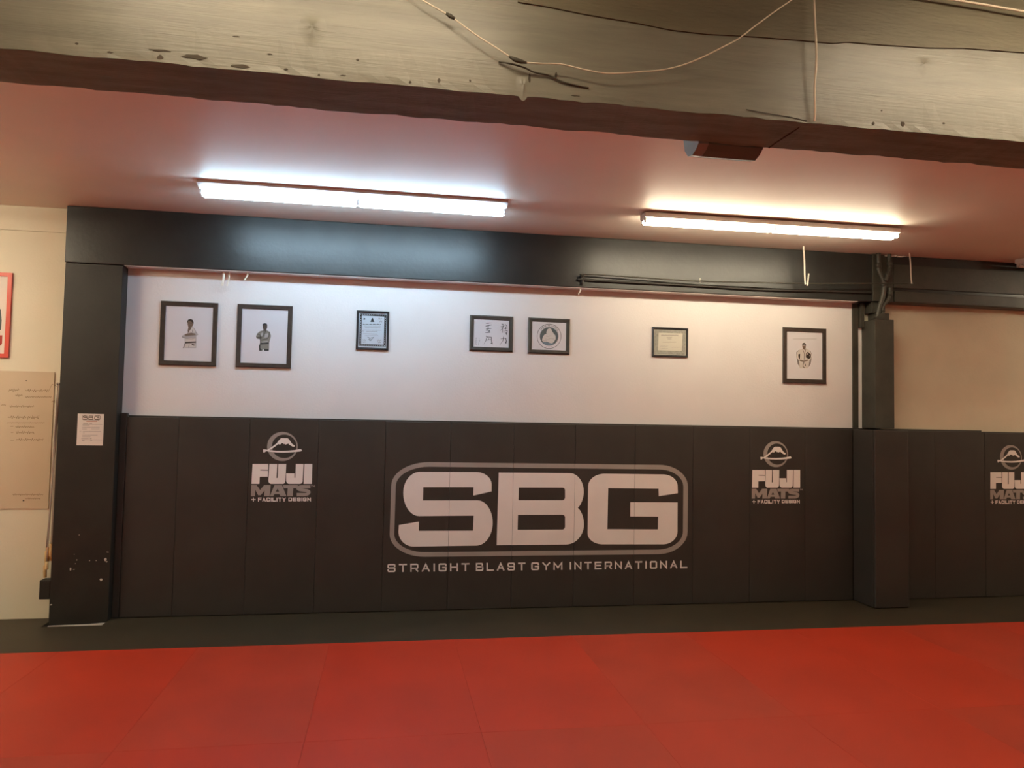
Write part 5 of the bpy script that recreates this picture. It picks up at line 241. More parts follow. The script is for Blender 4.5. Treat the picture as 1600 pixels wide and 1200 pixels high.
"writing":[[["s",[[-14253,19660],[-14208,19764],[-14174,19823],[-14133,19770],[-14061,19738],[-14020,19853],[-13989,19819],[-13911,19584],[-13860,19879],[-13837,19887],[-13771,19675],[-13707,19793],[-13674,19822],[-13630,19769],[-13555,19725],[-13521,19913],[-13485,19812]],[[-14285,19678],[-14239,19784],[-14179,19890],[-14113,19802],[-14082,19789],[-14034,19923],[-13958,19839],[-13917,19670],[-13892,19909],[-13815,19936],[-13763,19760],[-13734,19819],[-13671,19875],[-13608,19800],[-13579,19783],[-13530,19999],[-13453,19828]]]],[["s",[[-12951,19716],[-12908,19784],[-12872,19779],[-12807,19706],[-12745,19790],[-12715,19850],[-12657,19653],[-12584,19729],[-12550,19843],[-12507,19761],[-12437,19746],[-12386,19798],[-12351,19795],[-12280,19667],[-12221,19828],[-12193,19867],[-12130,19654],[-12061,19768],[-12025,19830],[-11980,19775],[-11911,19764],[-11863,19829],[-11828,19811],[-11753,19647],[-11697,19861],[-11670,19874],[-11604,19687],[-11538,19796],[-11500,19824],[-11453,19785],[-11381,19763],[-11339,19867],[-11303,19816],[-11225,19650],[-11172,19874],[-11137,19862]],[[-12980,19739],[-12925,19825],[-12856,19816],[-12810,19764],[-12774,19813],[-12707,19936],[-12642,19723],[-12615,19751],[-12558,19930],[-12485,19796],[-12449,19788],[-12400,19839],[-12330,19832],[-12287,19754],[-12252,19848],[-12181,19950],[-12120,19740],[-12091,19790],[-12030,19894],[-11963,19811],[-11926,19806],[-11874,19878],[-11802,19840],[-11760,19733],[-11727,19889],[-11651,19927],[-11596,19772],[-11564,19824],[-11500,19872],[-11437,19821],[-11402,19810],[-11349,19943],[-11273,19836],[-11234,19736],[-11199,19923],[-11127,19899]]]],[["s",[[-13712,19331],[-13682,19358],[-13642,19305],[-13571,19254],[-13540,19431],[-13510,19356],[-13439,19202],[-13391,19377],[-13366,19368],[-13311,19309],[-13251,19346],[-13223,19386],[-13184,19291]],[[-13735,19361],[-13677,19413],[-13619,19334],[-13595,19317],[-13550,19517],[-13478,19372],[-13446,19289],[-13416,19426],[-13348,19402],[-13306,19357],[-13275,19376],[-13216,19461],[-13152,19307]]]],[["s",[[-12943,19220],[-12899,19219],[-12833,19135],[-12773,19230],[-12739,19253],[-12682,19162],[-12617,19203],[-12573,19227],[-12525,19208],[-12461,19194],[-12412,19247],[-12374,19233],[-12304,19134],[-12246,19247],[-12211,19255],[-12153,19189],[-12091,19221],[-12046,19236],[-11997,19214],[-11930,19195],[-11884,19272],[-11846,19239],[-11774,19154],[-11719,19257],[-11681,19252],[-11623,19216],[-11562,19236],[-11519,19256],[-11468,19212],[-11397,19204],[-11355,19291],[-11315,19241],[-11244,19190],[-11190,19262],[-11148,19253],[-11090,19230],[-11029,19252],[-10990,19280],[-10936,19204],[-10864,19224],[-10812,19325]],[[-12944,19259],[-12883,19258],[-12836,19198],[-12798,19259],[-12730,19307],[-12672,19214],[-12635,19237],[-12576,19269],[-12516,19246],[-12473,19236],[-12422,19291],[-12352,19266],[-12309,19205],[-12270,19282],[-12200,19297],[-12146,19236],[-12105,19257],[-12046,19278],[-11987,19251],[-11946,19240],[-11894,19329],[-11822,19268],[-11781,19219],[-11738,19298],[-11670,19290],[-11619,19258],[-11575,19272],[-11514,19301],[-11455,19250],[-11418,19246],[-11363,19359],[-11291,19271],[-11252,19242],[-11205,19304],[-11140,19291],[-11090,19272],[-11046,19288],[-10982,19332],[-10922,19248],[-10888,19258],[-10843,19345]]]],[["s",[[-10766,18812],[-10733,18885],[-10710,18881],[-10652,18792],[-10597,18893],[-10578,18962],[-10539,18769]],[[-10798,18830],[-10753,18929],[-10689,18916],[-10655,18864],[-10630,18911],[-10572,19048],[-10504,18777]]]],[["s",[[-14797,18426],[-14755,18455],[-14719,18474],[-14680,18457],[-14626,18451],[-14586,18484],[-14554,18473],[-14495,18404],[-14442,18498]],[[-14816,18459],[-14773,18489],[-14722,18516],[-14672,18495],[-14637,18491],[-14593,18527],[-14535,18507],[-14501,18467],[-14473,18519]]]],[["s",[[-14139,18432],[-14077,18299],[-14001,18294],[-13962,18418],[-13924,18358],[-13855,18319],[-13801,18372],[-13763,18372],[-13701,18309],[-13638,18376],[-13606,18428],[-13552,18285],[-13479,18330],[-13441,18413],[-13398,18362],[-13332,18349],[-13280,18388],[-13243,18388],[-13175,18280],[-13115,18405],[-13085,18442],[-13026,18291],[-12958,18362],[-12918,18407],[-12873,18372],[-12806,18357],[-12757,18416],[-12722,18403],[-12649,18263],[-12592,18429],[-12562,18444],[-12501,18321],[-12436,18384],[-12395,18406],[-12347,18379],[-12278,18354],[-12234,18447],[-12196,18408]],[[-14108,18449],[-14055,18336],[-14026,18334],[-13974,18501],[-13900,18388],[-13861,18366],[-13816,18411],[-13750,18411],[-13702,18362],[-13665,18402],[-13600,18509],[-13535,18340],[-13506,18358],[-13449,18481],[-13381,18398],[-13341,18390],[-13292,18427],[-13225,18427],[-13179,18355],[-13144,18428],[-13075,18513],[-13014,18358],[-12983,18390],[-12923,18457],[-12859,18409],[-12820,18400],[-12769,18461],[-12698,18435],[-12655,18349],[-12620,18458],[-12547,18494],[-12492,18382],[-12456,18417],[-12395,18450],[-12334,18414],[-12296,18401],[-12244,18512],[-12172,18435]]]],[["s",[[-14191,17355],[-14149,17431],[-14115,17425],[-14049,17342],[-13987,17436],[-13958,17506],[-13900,17281],[-13827,17366],[-13795,17497],[-13753,17401],[-13682,17384],[-13632,17442],[-13598,17438],[-13526,17298],[-13468,17473],[-13441,17519],[-13377,17282],[-13309,17405],[-13274,17473],[-13230,17413],[-13160,17399],[-13113,17472],[-13079,17451],[-13003,17270],[-12948,17506],[-12922,17520],[-12855,17313],[-12790,17432],[-12742,17472]],[[-14222,17376],[-14168,17473],[-14097,17461],[-14053,17404],[-14018,17457],[-13952,17591],[-13885,17357],[-13859,17387],[-13803,17583],[-13729,17435],[-13695,17427],[-13646,17483],[-13576,17474],[-13533,17384],[-13500,17492],[-13429,17603],[-13368,17367],[-13340,17425],[-13279,17542],[-13211,17448],[-13176,17442],[-13125,17522],[-13052,17479],[-13010,17356],[-12979,17532],[-12903,17575],[-12848,17399],[-12817,17459],[-12764,17503]]]],[["s",[[-12716,17506],[-12636,17215],[-12583,17500],[-12559,17510],[-12502,17379],[-12434,17436],[-12403,17486],[-12361,17400],[-12282,17300],[-12252,17599],[-12217,17483],[-12140,17267],[-12089,17492],[-12062,17485],[-12002,17403],[-11936,17451],[-11908,17538],[-11861,17360],[-11781,17323],[-11742,17655]],[[-12681,17514],[-12640,17302],[-12615,17528],[-12542,17560],[-12489,17440],[-12461,17464],[-12399,17560],[-12332,17421],[-12305,17383],[-12262,17685],[-12184,17496],[-12145,17353],[-12116,17539],[-12042,17520],[-11995,17455],[-11965,17477],[-11904,17624],[-11832,17388],[-11811,17378],[-11777,17661]]]],[["s",[[-14268,16900],[-14216,16919],[-14168,16934],[-14117,16922],[-14059,16918],[-14008,16941],[-13962,16933],[-13899,16892],[-13843,16945],[-13802,16949],[-13745,16913],[-13687,16932],[-13638,16939],[-13586,16929],[-13526,16923],[-13477,16959],[-13432,16939],[-13367,16902],[-13313,16954],[-13269,16950],[-13212,16930],[-13155,16942],[-13106,16951],[-13054,16931],[-12991,16931],[-12944,16973],[-12898,16943],[-12834,16921],[-12781,16960],[-12734,16953],[-12677,16943],[-12621,16953],[-12574,16966],[-12520,16931],[-12456,16942],[-12411,16983],[-12362,16948],[-12300,16941],[-12247,16965],[-12198,16960],[-12141,16948],[-12084,16967],[-12040,16980],[-11983,16931],[-11920,16957],[-11875,16987],[-11825,16957],[-11764,16959],[-11712,16972],[-11663,16969],[-11603,16948],[-11547,16984],[-11505,16991],[-11446,16937],[-11384,16972],[-11338,16989],[-11289,16970]],[[-14280,16936],[-14227,16956],[-14170,16973],[-14114,16961],[-14066,16957],[-14013,16981],[-13951,16970],[-13904,16939],[-13859,16983],[-13794,16988],[-13742,16955],[-13695,16969],[-13638,16979],[-13583,16967],[-13536,16963],[-13482,17002],[-13418,16974],[-13373,16949],[-13326,16994],[-13263,16988],[-13211,16970],[-13162,16980],[-13105,16991],[-13049,16970],[-13005,16969],[-12949,17021],[-12885,16979],[-12841,16963],[-12790,17000],[-12730,16992],[-12678,16982],[-12629,16991],[-12570,17007],[-12514,16971],[-12472,16979],[-12414,17031],[-12351,16986],[-12306,16981],[-12254,17004],[-12195,16999],[-12144,16988],[-12095,17005],[-12033,17023],[-11978,16975],[-11936,16992],[-11877,17032],[-11817,16996],[-11770,16997],[-11716,17012],[-11657,17008],[-11608,16991],[-11560,17021],[-11495,17033],[-11442,16984],[-11399,17008],[-11339,17030],[-11278,17007]]]],[["s",[[-13980,16602],[-13944,16612],[-13911,16619],[-13876,16613],[-13836,16612],[-13800,16623],[-13767,16619]],[[-13990,16639],[-13953,16649],[-13913,16658],[-13874,16652],[-13841,16651],[-13804,16663],[-13764,16657]]]],[["s",[[-13588,16570],[-13549,16594],[-13503,16552],[-13430,16516],[-13390,16642],[-13355,16590],[-13282,16473],[-13228,16607],[-13194,16599],[-13136,16557],[-13074,16582],[-13037,16617],[-12988,16534],[-12914,16528],[-12877,16657],[-12839,16583],[-12767,16522],[-12715,16605],[-12678,16597],[-12617,16557],[-12556,16600],[-12524,16641],[-12469,16510],[-12397,16555],[-12361,16653],[-12320,16581],[-12252,16564],[-12201,16609],[-12163,16605],[-12113,16551]],[[-13606,16604],[-13546,16640],[-13485,16584],[-13452,16568],[-13402,16724],[-13327,16612],[-13289,16552],[-13250,16651],[-13181,16635],[-13132,16600],[-13093,16616],[-13031,16675],[-12968,16571],[-12939,16569],[-12886,16743],[-12812,16609],[-12776,16578],[-12732,16648],[-12665,16634],[-12619,16602],[-12580,16630],[-12515,16712],[-12454,16565],[-12425,16582],[-12369,16738],[-12298,16615],[-12262,16606],[-12213,16649],[-12147,16642],[-12088,16578]]]],[["s",[[-13923,16071],[-13886,16081],[-13852,16088],[-13816,16083],[-13775,16081],[-13736,16094]],[[-13932,16109],[-13895,16119],[-13854,16128],[-13815,16121],[-13781,16120],[-13747,16131]]]],[["s",[[-13541,16194],[-13478,16018],[-13400,16010],[-13366,16181],[-13329,16095],[-13258,16040],[-13205,16111],[-13170,16111],[-13107,16024],[-13044,16115],[-13015,16188],[-12961,15991],[-12887,16051],[-12852,16158],[-12812,16093],[-12744,16074],[-12693,16126],[-12659,16126],[-12589,15981],[-12530,16146],[-12503,16193],[-12444,15991],[-12375,16087],[-12338,16144],[-12296,16100],[-12226,16078],[-12180,16156],[-12147,16139],[-12092,15995]],[[-13508,16207],[-13453,16054],[-13428,16051],[-13377,16266],[-13302,16121],[-13265,16093],[-13222,16150],[-13154,16150],[-13108,16087],[-13075,16136],[-13010,16274],[-12943,16055],[-12917,16076],[-12862,16243],[-12791,16127],[-12755,16117],[-12708,16165],[-12638,16164],[-12594,16067],[-12562,16165],[-12493,16278],[-12431,16072],[-12403,16111],[-12344,16203],[-12278,16135],[-12242,16123],[-12193,16205],[-12120,16168],[-12059,16009]]]],[["s",[[-13925,15396],[-13886,15405],[-13850,15413],[-13813,15407],[-13770,15405],[-13732,15417],[-13698,15412],[-13660,15396]],[[-13934,15433],[-13895,15443],[-13853,15452],[-13811,15445],[-13775,15444],[-13736,15456],[-13690,15450],[-13648,15431]]]],[["s",[[-13474,15406],[-13430,15478],[-13393,15479],[-13335,15429],[-13268,15461],[-13235,15533],[-13186,15408],[-13108,15389],[-13069,15532],[-13031,15474],[-12962,15430],[-12906,15483],[-12869,15488],[-12806,15399],[-12741,15483],[-12710,15556],[-12657,15390],[-12582,15429],[-12543,15521],[-12501,15473],[-12434,15452],[-12381,15501],[-12346,15504],[-12276,15359],[-12214,15510],[-12185,15557],[-12127,15395],[-12057,15462],[-12016,15509],[-11972,15477],[-11903,15449],[-11854,15531],[-11820,15518],[-11746,15344],[-11687,15531],[-11657,15551],[-11597,15424],[-11530,15483],[-11489,15509],[-11443,15477],[-11370,15434],[-11316,15588]],[[-13503,15428],[-13450,15516],[-13382,15517],[-13331,15474],[-13294,15492],[-13232,15618],[-13161,15441],[-13133,15434],[-13082,15618],[-13007,15503],[-12967,15478],[-12922,15520],[-12855,15529],[-12806,15460],[-12771,15505],[-12706,15642],[-12637,15444],[-12609,15458],[-12553,15588],[-12483,15507],[-12444,15495],[-12396,15539],[-12326,15545],[-12279,15445],[-12245,15530],[-12176,15640],[-12113,15461],[-12082,15490],[-12022,15560],[-11957,15512],[-11918,15496],[-11869,15577],[-11794,15548],[-11750,15431],[-11717,15556],[-11644,15606],[-11586,15485],[-11551,15515],[-11489,15554],[-11426,15510],[-11390,15489],[-11350,15603]]]],[["s",[[-13549,10717],[-13505,10715],[-13438,10607],[-13378,10725],[-13346,10752],[-13289,10638],[-13222,10687],[-13179,10715],[-13132,10692],[-13067,10671],[-13018,10735],[-12982,10718],[-12910,10592],[-12853,10732],[-12820,10740],[-12761,10657],[-12698,10695],[-12654,10712],[-12606,10685],[-12537,10658],[-12492,10751],[-12455,10711],[-12382,10603],[-12327,10729],[-12290,10722],[-12231,10676],[-12170,10699],[-12128,10722],[-12078,10668],[-12005,10655],[-11965,10759],[-11925,10699],[-11853,10633],[-11799,10721],[-11759,10710],[-11700,10679],[-11638,10705],[-11601,10736],[-11546,10642],[-11474,10666],[-11435,10757],[-11392,10689],[-11323,10665],[-11270,10713],[-11229,10706],[-11166,10664],[-11105,10719]],[[-13549,10756],[-13487,10752],[-13442,10680],[-13405,10751],[-13336,10810],[-13277,10694],[-13242,10720],[-13183,10759],[-13122,10728],[-13080,10715],[-13030,10782],[-12958,10747],[-12916,10673],[-12878,10766],[-12807,10782],[-12753,10707],[-12713,10731],[-12653,10754],[-12593,10720],[-12555,10705],[-12503,10815],[-12429,10736],[-12389,10677],[-12348,10771],[-12278,10759],[-12227,10719],[-12185,10735],[-12123,10769],[-12062,10704],[-12028,10698],[-11974,10837],[-11899,10725],[-11861,10690],[-11816,10764],[-11749,10746],[-11700,10721],[-11657,10739],[-11592,10793],[-11532,10688],[-11500,10698],[-11442,10835],[-11371,10721],[-11332,10708],[-11282,10754],[-11217,10743],[-11170,10711],[-11129,10749]]]],[["s",[[-12530,10338],[-12486,10371],[-12445,10368],[-12388,10333],[-12329,10372],[-12295,10403],[-12242,10305],[-12174,10340],[-12135,10398],[-12093,10355],[-12031,10347],[-11981,10372],[-11940,10370],[-11878,10310],[-11821,10385],[-11789,10407],[-11733,10300],[-11668,10353],[-11628,10386],[-11583,10356],[-11521,10350],[-11473,10382],[-11435,10371],[-11368,10288],[-11309,10402]],[[-12551,10369],[-12497,10411],[-12436,10406],[-12390,10378],[-12350,10403],[-12287,10462],[-12229,10355],[-12198,10371],[-12142,10456],[-12078,10391],[-12038,10387],[-11989,10411],[-11927,10407],[-11883,10365],[-11845,10414],[-11778,10461],[-11723,10357],[-11690,10384],[-11632,10432],[-11573,10393],[-11532,10389],[-11481,10424],[-11416,10406],[-11375,10354],[-11340,10422]]]],[["s",[[-11111,19662],[-10812,20392],[-10398,20200]],[[-11134,19673],[-10825,20427],[-10389,20224]]]]],
"poster_art":[["slate",[[[[-16049,26860],[-15423,27056],[-15234,26825],[-15115,25914],[-15126,25068],[-15323,24920],[-15960,24966]]]]],["rr",[[[[-15937,24476],[-15002,24581],[-14993,23836],[-15112,23663],[-15896,23608]]]]],["og",[[[[-16042,26720],[-15542,26882],[-15459,26463],[-16016,26158]]]]]],
"handles":[[-1.019,0.624,-1.013,0.509],[-0.99,0.63,-0.985,0.511],[-1.009,0.509,-1.006,0.444],[-1.044,0.589,-1.039,0.465],[-1.052,0.465,-1.047,0.361],[-1.042,0.678,-1.038,0.589]]}''')

# ================================================================== THE SETTING
X0, X1, YF = -5.5, 12.5, -10.5
ZT, ZB, ZC2 = 3.609, 3.106, 3.77
struct(box('floor', (X0-.2, YF-.2, -.16), (X1+.2, .5, -.04), M['slab']))
struct(box('ceiling', (X0, -3.88, ZT), (X1, .45, ZT+.1), M['pink']))
struct(box('ceiling_front', (X0, YF, ZC2), (X1, -4.14, ZC2+.1), M['ceil2']))
struct(box('wall_back', (-.60, .055, 0-.04), (6.80, .40, ZT), M['white']))
struct(box('wall_back_left', (X0, .06, -.04), (-.60, .26, ZT), M['cream']))
struct(box('wall_back_right', (6.80, .055, -.04), (X1, .40, ZT), M['beige']))
struct(box('wall_left', (X0-.2, YF, -.04), (X0, .4, 3.85), M['room']))
struct(box('wall_right', (X1, YF, -.04), (X1+.2, .4, 3.85), M['room']))
struct(box('wall_front', (X0-.2, YF-.2, -.04), (X1+.2, YF, 3.85), M['room']))
# slightly proud header board at the top of the cream wall
struct(box('trim_1', (X0, .048, 3.392), (-.98, .06, ZT), M['cream'], bev=.002))
# black backing board that carries the wall mats
struct(box('trim_2', (-.437, .043, -.04), (8.21, .0549, 1.779), M['vinyl']))
struct(box('trim_3', (8.21, .043, -.04), (X1, .0549, 1.765), M['vinyl']))

# ================================================================== BEAMS AND COLUMNS
t = thing('wall_beam', 'long glossy black beam under the pink ceiling along the back wall', 'beam', (3, 0, ZB))
def child_box(name, a, b, m, parent, bev=0, seg=2):
    o = parent.location
    return box(name, tuple(a[i]-o[i] for i in range(3)), tuple(b[i]-o[i] for i in range(3)), m, parent, bev, seg)
child_box('beam_body', (-.975, -.081, ZB), (X1, .054, ZT-.002), M['blackpaint'], t, .006)
child_box('underside_board', (-.49, -.070, ZB-.006), (6.66, .054, ZB), M['soffit'], t)
child_box('lower_flange', (7.053, -.112, ZB+.004), (X1, -.081, ZB+.119), M['olivepaint'], t, .006)
child_box('upper_flange', (7.053, -.097, ZB+.154), (X1, -.081, ZT-.10), M['olivepaint'], t, .005)

t = thing('column', 'wide flat black column at the left end of the padded wall', 'column', (-.732, 0, 0))
child_box('column_body', (-.967, -.081, -.0398), (-.497, .054, ZB-.006), M['colpaint'], t, .004)
bm = bmesh.new()
for px, pz, a, b in ((-.812, .450, .009, .016), (-.785, .446, .010, .004), (-.765, .526, .005, .005), (-.534, .528, .013, .014), (-.526, .508, .010, .005), (-.563, .353, .012, .014), (-.662, .519, .005, .005),
                     (-.61, .52, .005, .005), (-.787, .575, .003, .003), (-.951, .149, .010, .006), (-.52, .59, .012, .003), (-.755, .74, .004, .004), (-.775, .495, .003, .003)):
    blob(bm, px+.732, pz, a, b, -.081, .0012)
c = link('paint_chips', bm, M['paintchip'], t); c['label'] = 'white chipped paint spots low on the column'
bm = bmesh.new(); prism(bm, [(-.235, -.0395), (.235, -.0395), (.235, -.012), (.09, -.022), (-.235, -.028)], 1, -.092, -.0815)
c = link('base_strip', bm, M['paintchip'], t); c['label'] = 'whitish bare strip along the foot'
c = child_box('electrical_box', (-1.055, -.075, .195), (-.9675, .03, .355), M['colpaint'], t, .006); c['label'] = 'black box low on the side'

# steel column with pipes on the right
t = thing('column', 'narrow dark olive column with pipes rising from the padded corner', 'column', (6.9, 0, 1.766))
child_box('boxed_cover', (6.785, -.166, 1.782), (7.005, .054, 2.910), M['olivepaint'], t, .005)
child_box('side_board', (6.672, .040, 1.782), (6.739, .054, ZB-.007), M['olivepaint'], t, .003)
child_box('upper_plate', (6.86, -.095, 2.911), (7.003, .054, 2.990), M['olivepaint'], t, .004)
child_box('neck', (6.82, -.075, 2.991), (6.93, .054, ZB-.001), M['olivepaint'], t, .004)
child_box('inner_post', (6.745, .0, 2.84), (6.783, .054, ZB-.007), M['olivepaint'], t, .004)
child_box('beam_plate', (6.808, -.105, ZB+.002), (7.043, -.082, ZT-.004), M['olivepaint'], t, .004)
def pipe(name, pts, rad, parent, m=None):
    o = parent.location; bm = bmesh.new(); tube(bm, [Vector(p)-Vector(o) for p in smoothline(pts, 5)], rad, 12)
    for i, s in ((1, 1), (len(pts)-2, 1)):   # couplings
        p = Vector(pts[i])-Vector(o); tube(bm, [p+Vector((0, 0, .022)), p-Vector((0, 0, .022))], rad*1.3, 12)
    bmesh.ops.recalc_face_normals(bm, faces=bm.faces[:]); return link(name, bm, m or M['olivepaint'], parent, smooth=True)
pipe('pipe', [(6.852, -.135, 3.606), (6.852, -.135, 3.476), (6.859, -.135, 3.415), (6.905, -.14, 3.313), (6.905, -.14, 3.21), (6.89, -.135, 3.12), (6.86, -.130, 3.04), (6.85, -.128, 2.98), (6.845, -.128, 2.94), (6.83, -.128, 2.905)], .024, t)
pipe('pipe', [(6.982, -.132, 3.606), (6.982, -.132, 3.497), (6.972, -.14, 3.435), (6.935, -.165, 3.374), (6.90, -.17, 3.313)], .020, t)
pipe('pipe', [(6.985, -.130, 3.251), (6.985, -.130, 3.19), (6.965, -.130, 3.129), (6.915, -.125, 3.067), (6.905, -.125, 3.015), (6.905, -.125, 2.915)], .019, t)
bm = bmesh.new(); prism(bm, [(-.11, 1.146), (-.055, 1.20), (-.02, 1.215), (.02, 1.146)], 1, -.160, -.100)
link('pipe_boot', bm, M['olivepaint'], t)
bm = bmesh.new()
for k in range(7): blob(bm, .06+k*.035, ZT-1.766-.012-random.uniform(0, .006), .02, .009, -.108, .012)
c = link('plaster_crumbs', bm, M['paintchip'], t); c['label'] = 'broken plaster edge under the ceiling'

# foreground beam
t = thing('ceiling_beam', 'big weathered grey-green painted timber beam crossing overhead', 'beam', (3, -4.011, ZB))
def ragged_beam():
    bm = bmesh.new(); rings = []; x = X0
    while x < X1+.01:
        j = lambda a: random.uniform(-a, a)
        n1 = .003*math.sin(x*3.1)+.003*math.sin(x*13.7+1)
        ring = [(-.149+j(.002), j(.0025)+n1*.35), (.149+j(.003), j(.003)+n1*.5), (.149, .20), (.149, .6), (-.149, .6), (-.149, .14), (-.149+j(.001), .03)]
        rings.append([bm.verts.new((x-3, q[0], q[1])) for q in ring]); x += .05
    for a, b in zip(rings, rings[1:]):
        for k in range(7):
            f_ = bm.faces.new((a[k], a[(k+1) % 7], b[(k+1) % 7], b[k])); f_.material_index = 1 if k == 0 else 0
    bm.faces.new(rings[0]); bm.faces.new(rings[-1][::-1]); bmesh.ops.recalc_face_normals(bm, faces=bm.faces[:])
    return bm
link('beam_body', ragged_beam(), [M['beam'], M['under']], t)
bm = bmesh.new()
pr = [(2.322, 3.488), (2.433, 3.483), (2.617, 3.468), (2.821, 3.454), (2.974, 3.442), (3.128, 3.444), (3.312, 3.453), (3.537, 3.459), (3.71, 3.464), (3.782, 3.476), (3.945, 3.483), (4.17, 3.492), (4.354, 3.507), (4.661, 3.519), (5.274, 3.527), (X1, 3.53)]
pts = [(a-3, b-ZB+random.uniform(-.002, .002)) for a, b in pr]+[(X1-3, ZC2-ZB-.001), (2.322-3, ZC2-ZB-.001)]
prism(bm, pts, 1, -.157, -.150)
c = link('header_board', bm, M['header'], t); c['label'] = 'darker brown board along the upper edge'
bm = bmesh.new()
for x_, z_, a, b in ((.981, 3.153, .043, .0045), (1.099, 3.141, .05, .01), (1.262, 3.121, .038, .008), (1.247, 3.235, .015, .003), (.981, 3.126, .012, .01), (1.431, 3.126, .01, .005), (1.554, 3.115, .006, .006), (1.646, 3.123, .013, .003), (1.901, 3.121, .006, .006), (2.013, 3.138, .006, .01), (2.376, 3.184, .006, .021), (2.484, 3.202, .007, .018), (2.351, 3.149, .012, .01), (1.37, 3.179, .01, .003), (1.697, 3.189, .006, .006), (2.136, 3.149, .004, .006), (3.904, 3.128, .006, .009), (4.047, 3.138, .012, .013), (3.945, 3.189, .004, .004), (4.251, 3.159, .008, .004), (.808, 3.128, .012, .004), (.695, 3.149, .008, .004), (2.565, 3.128, .02, .003)):
    blob(bm, x_-3, z_-ZB, a, b, -.1495, .0012, 11)
link('paint_chips', bm, M['chip'], t)
bm = bmesh.new()   # resin knot: an uneven swelling under the paint
for (kx, kz, rx, rz, h) in ((-1.477, .190, .030, .044, .010), (-.649, .047, .02, .035, .004), (1.149, .307, .03, .03, .005)):
    rings = []
    for q in range(9):
        s = q/8; hh = h*math.exp(-3.2*s*s)-h*math.exp(-3.2)
        rings.append([bm.verts.new((kx+s*1.7*rx*math.cos(a)*(1+.15*math.sin(2*a+1)), -.1487-hh*(1+.25*math.sin(a*3)), kz+s*1.7*rz*math.sin(a)*(1+.12*math.sin(3*a)))) for a in [2*math.pi*k/20 for k in range(20)]] if q else [bm.verts.new((kx, -.1487-hh, kz))])
    for k in range(20):
        bm.faces.new((rings[0][0], rings[1][k], rings[1][(k+1) % 20]))
        for q in range(1, 8): bm.faces.new((rings[q][k], rings[q+1][k], rings[q+1][(k+1) % 20], rings[q][(k+1) % 20]))
bmesh.ops.recalc_face_normals(bm, faces=bm.faces[:])
link('knot', bm, M['beam'], t, smooth=True)
bm = bmesh.new(); tube(bm, [(.585, -.150, -.004+.01), (.583, -.08, -.001), (.580, 0, -.002), (.577, .08, -.001), (.577, .147, -.002)], .0045, 6)
tube(bm, smoothline([(.31, -.152, .030), (.40, -.153, .022), (.50, -.152, .016), (.585, -.151, .006)]), .0016, 6)
c = link('splice_gap', bm, M['wired'], t); c['label'] = 'dark joint line across the underside'

# ================================================================== WALL MATS
P = .61
def wall_mat(x0, x1, ztop, label, y=0.0):
    w_ = x1-x0
    bm = bmesh.new(); add_box(bm, (-w_/2+.0008, -.0, .004), (w_/2-.0008, .042, ztop), .004, 3)
    o = link('wall_mat', bm, M['vinyl'], None, loc=((x0+x1)/2, y, 0))
    return tag(o, label, 'wall mat', 'black wall mats along the back wall')
ords = ['first', 'second', 'third', 'fourth', 'fifth', 'sixth', 'seventh', 'eighth', 'ninth', 'tenth']
mats = []
mats.append(wall_mat(-.435, 0, 1.764, 'narrow black wall mat right beside the wide left column'))
descr = {0: 'blank black wall mat between the narrow one and the left printed mountain emblem',
         1: 'black wall mat carrying the left mountain emblem and white lettering',
         2: 'blank black wall mat just left of the big outlined lettering',
         3: 'black wall mat under the left end of the big white S',
         4: 'black wall mat behind the right half of the S and left edge of the B',
         5: 'black wall mat behind the middle of the big white letter B',
         6: 'black wall mat behind the gap between the big letters B and G',
         7: 'black wall mat under the right part of the big white G',
         8: 'blank black wall mat between the big lettering and the middle mountain emblem',
         9: 'black wall mat carrying the middle mountain emblem and white lettering'}
for k in range(10):
    x0 = k*P if k < 9 else 5.49
    mats.append(wall_mat(k*P, (k+1)*P, 1.766+(.003 if k < 3 else -.001 if k < 6 else .001*(k % 2)), descr[k]))
mats.append(wall_mat(6.10, 6.642, 1.765, 'blank black wall mat just left of the padded corner column'))
wall_mat(-.495, -.437, 1.800, 'very narrow black filler strip in the gap against the wide left column')
# padded wrap round the column
t = thing('column_pad', 'black padded wrap boxing in the foot of the right column', 'column pad', (6.83, -.17, 0))
child_box('side_pad', (6.644, -.322, .004), (6.684, -.001, 1.766), M['vinyl'], t, .006, 3)
child_box('front_pad', (6.645, -.352, .004), (7.020, -.323, 1.766), M['vinyl'], t, .012, 3)
child_box('side_pad', (6.980, -.322, .004), (7.018, -.001, 1.766), M['vinyl'], t, .006, 3)
child_box('top_board', (6.686, -.32, 1.735), (6.978, .054, 1.764), M['vinyl'], t, .003)
mats.append(wall_mat(7.022, 7.60, 1.764, 'blank black wall mat just right of the padded corner column'))
mats.append(wall_mat(7.60, 8.206, 1.764, 'blank black wall mat left of the emblem cut by the right picture edge'))
mats.append(wall_mat(8.208, 8.816, 1.752, 'slightly lower black wall mat with mountain emblem at the right picture edge'))
mats.append(wall_mat(8.818, 9.43, 1.752, 'blank black wall mat beyond the rightmost emblem'))

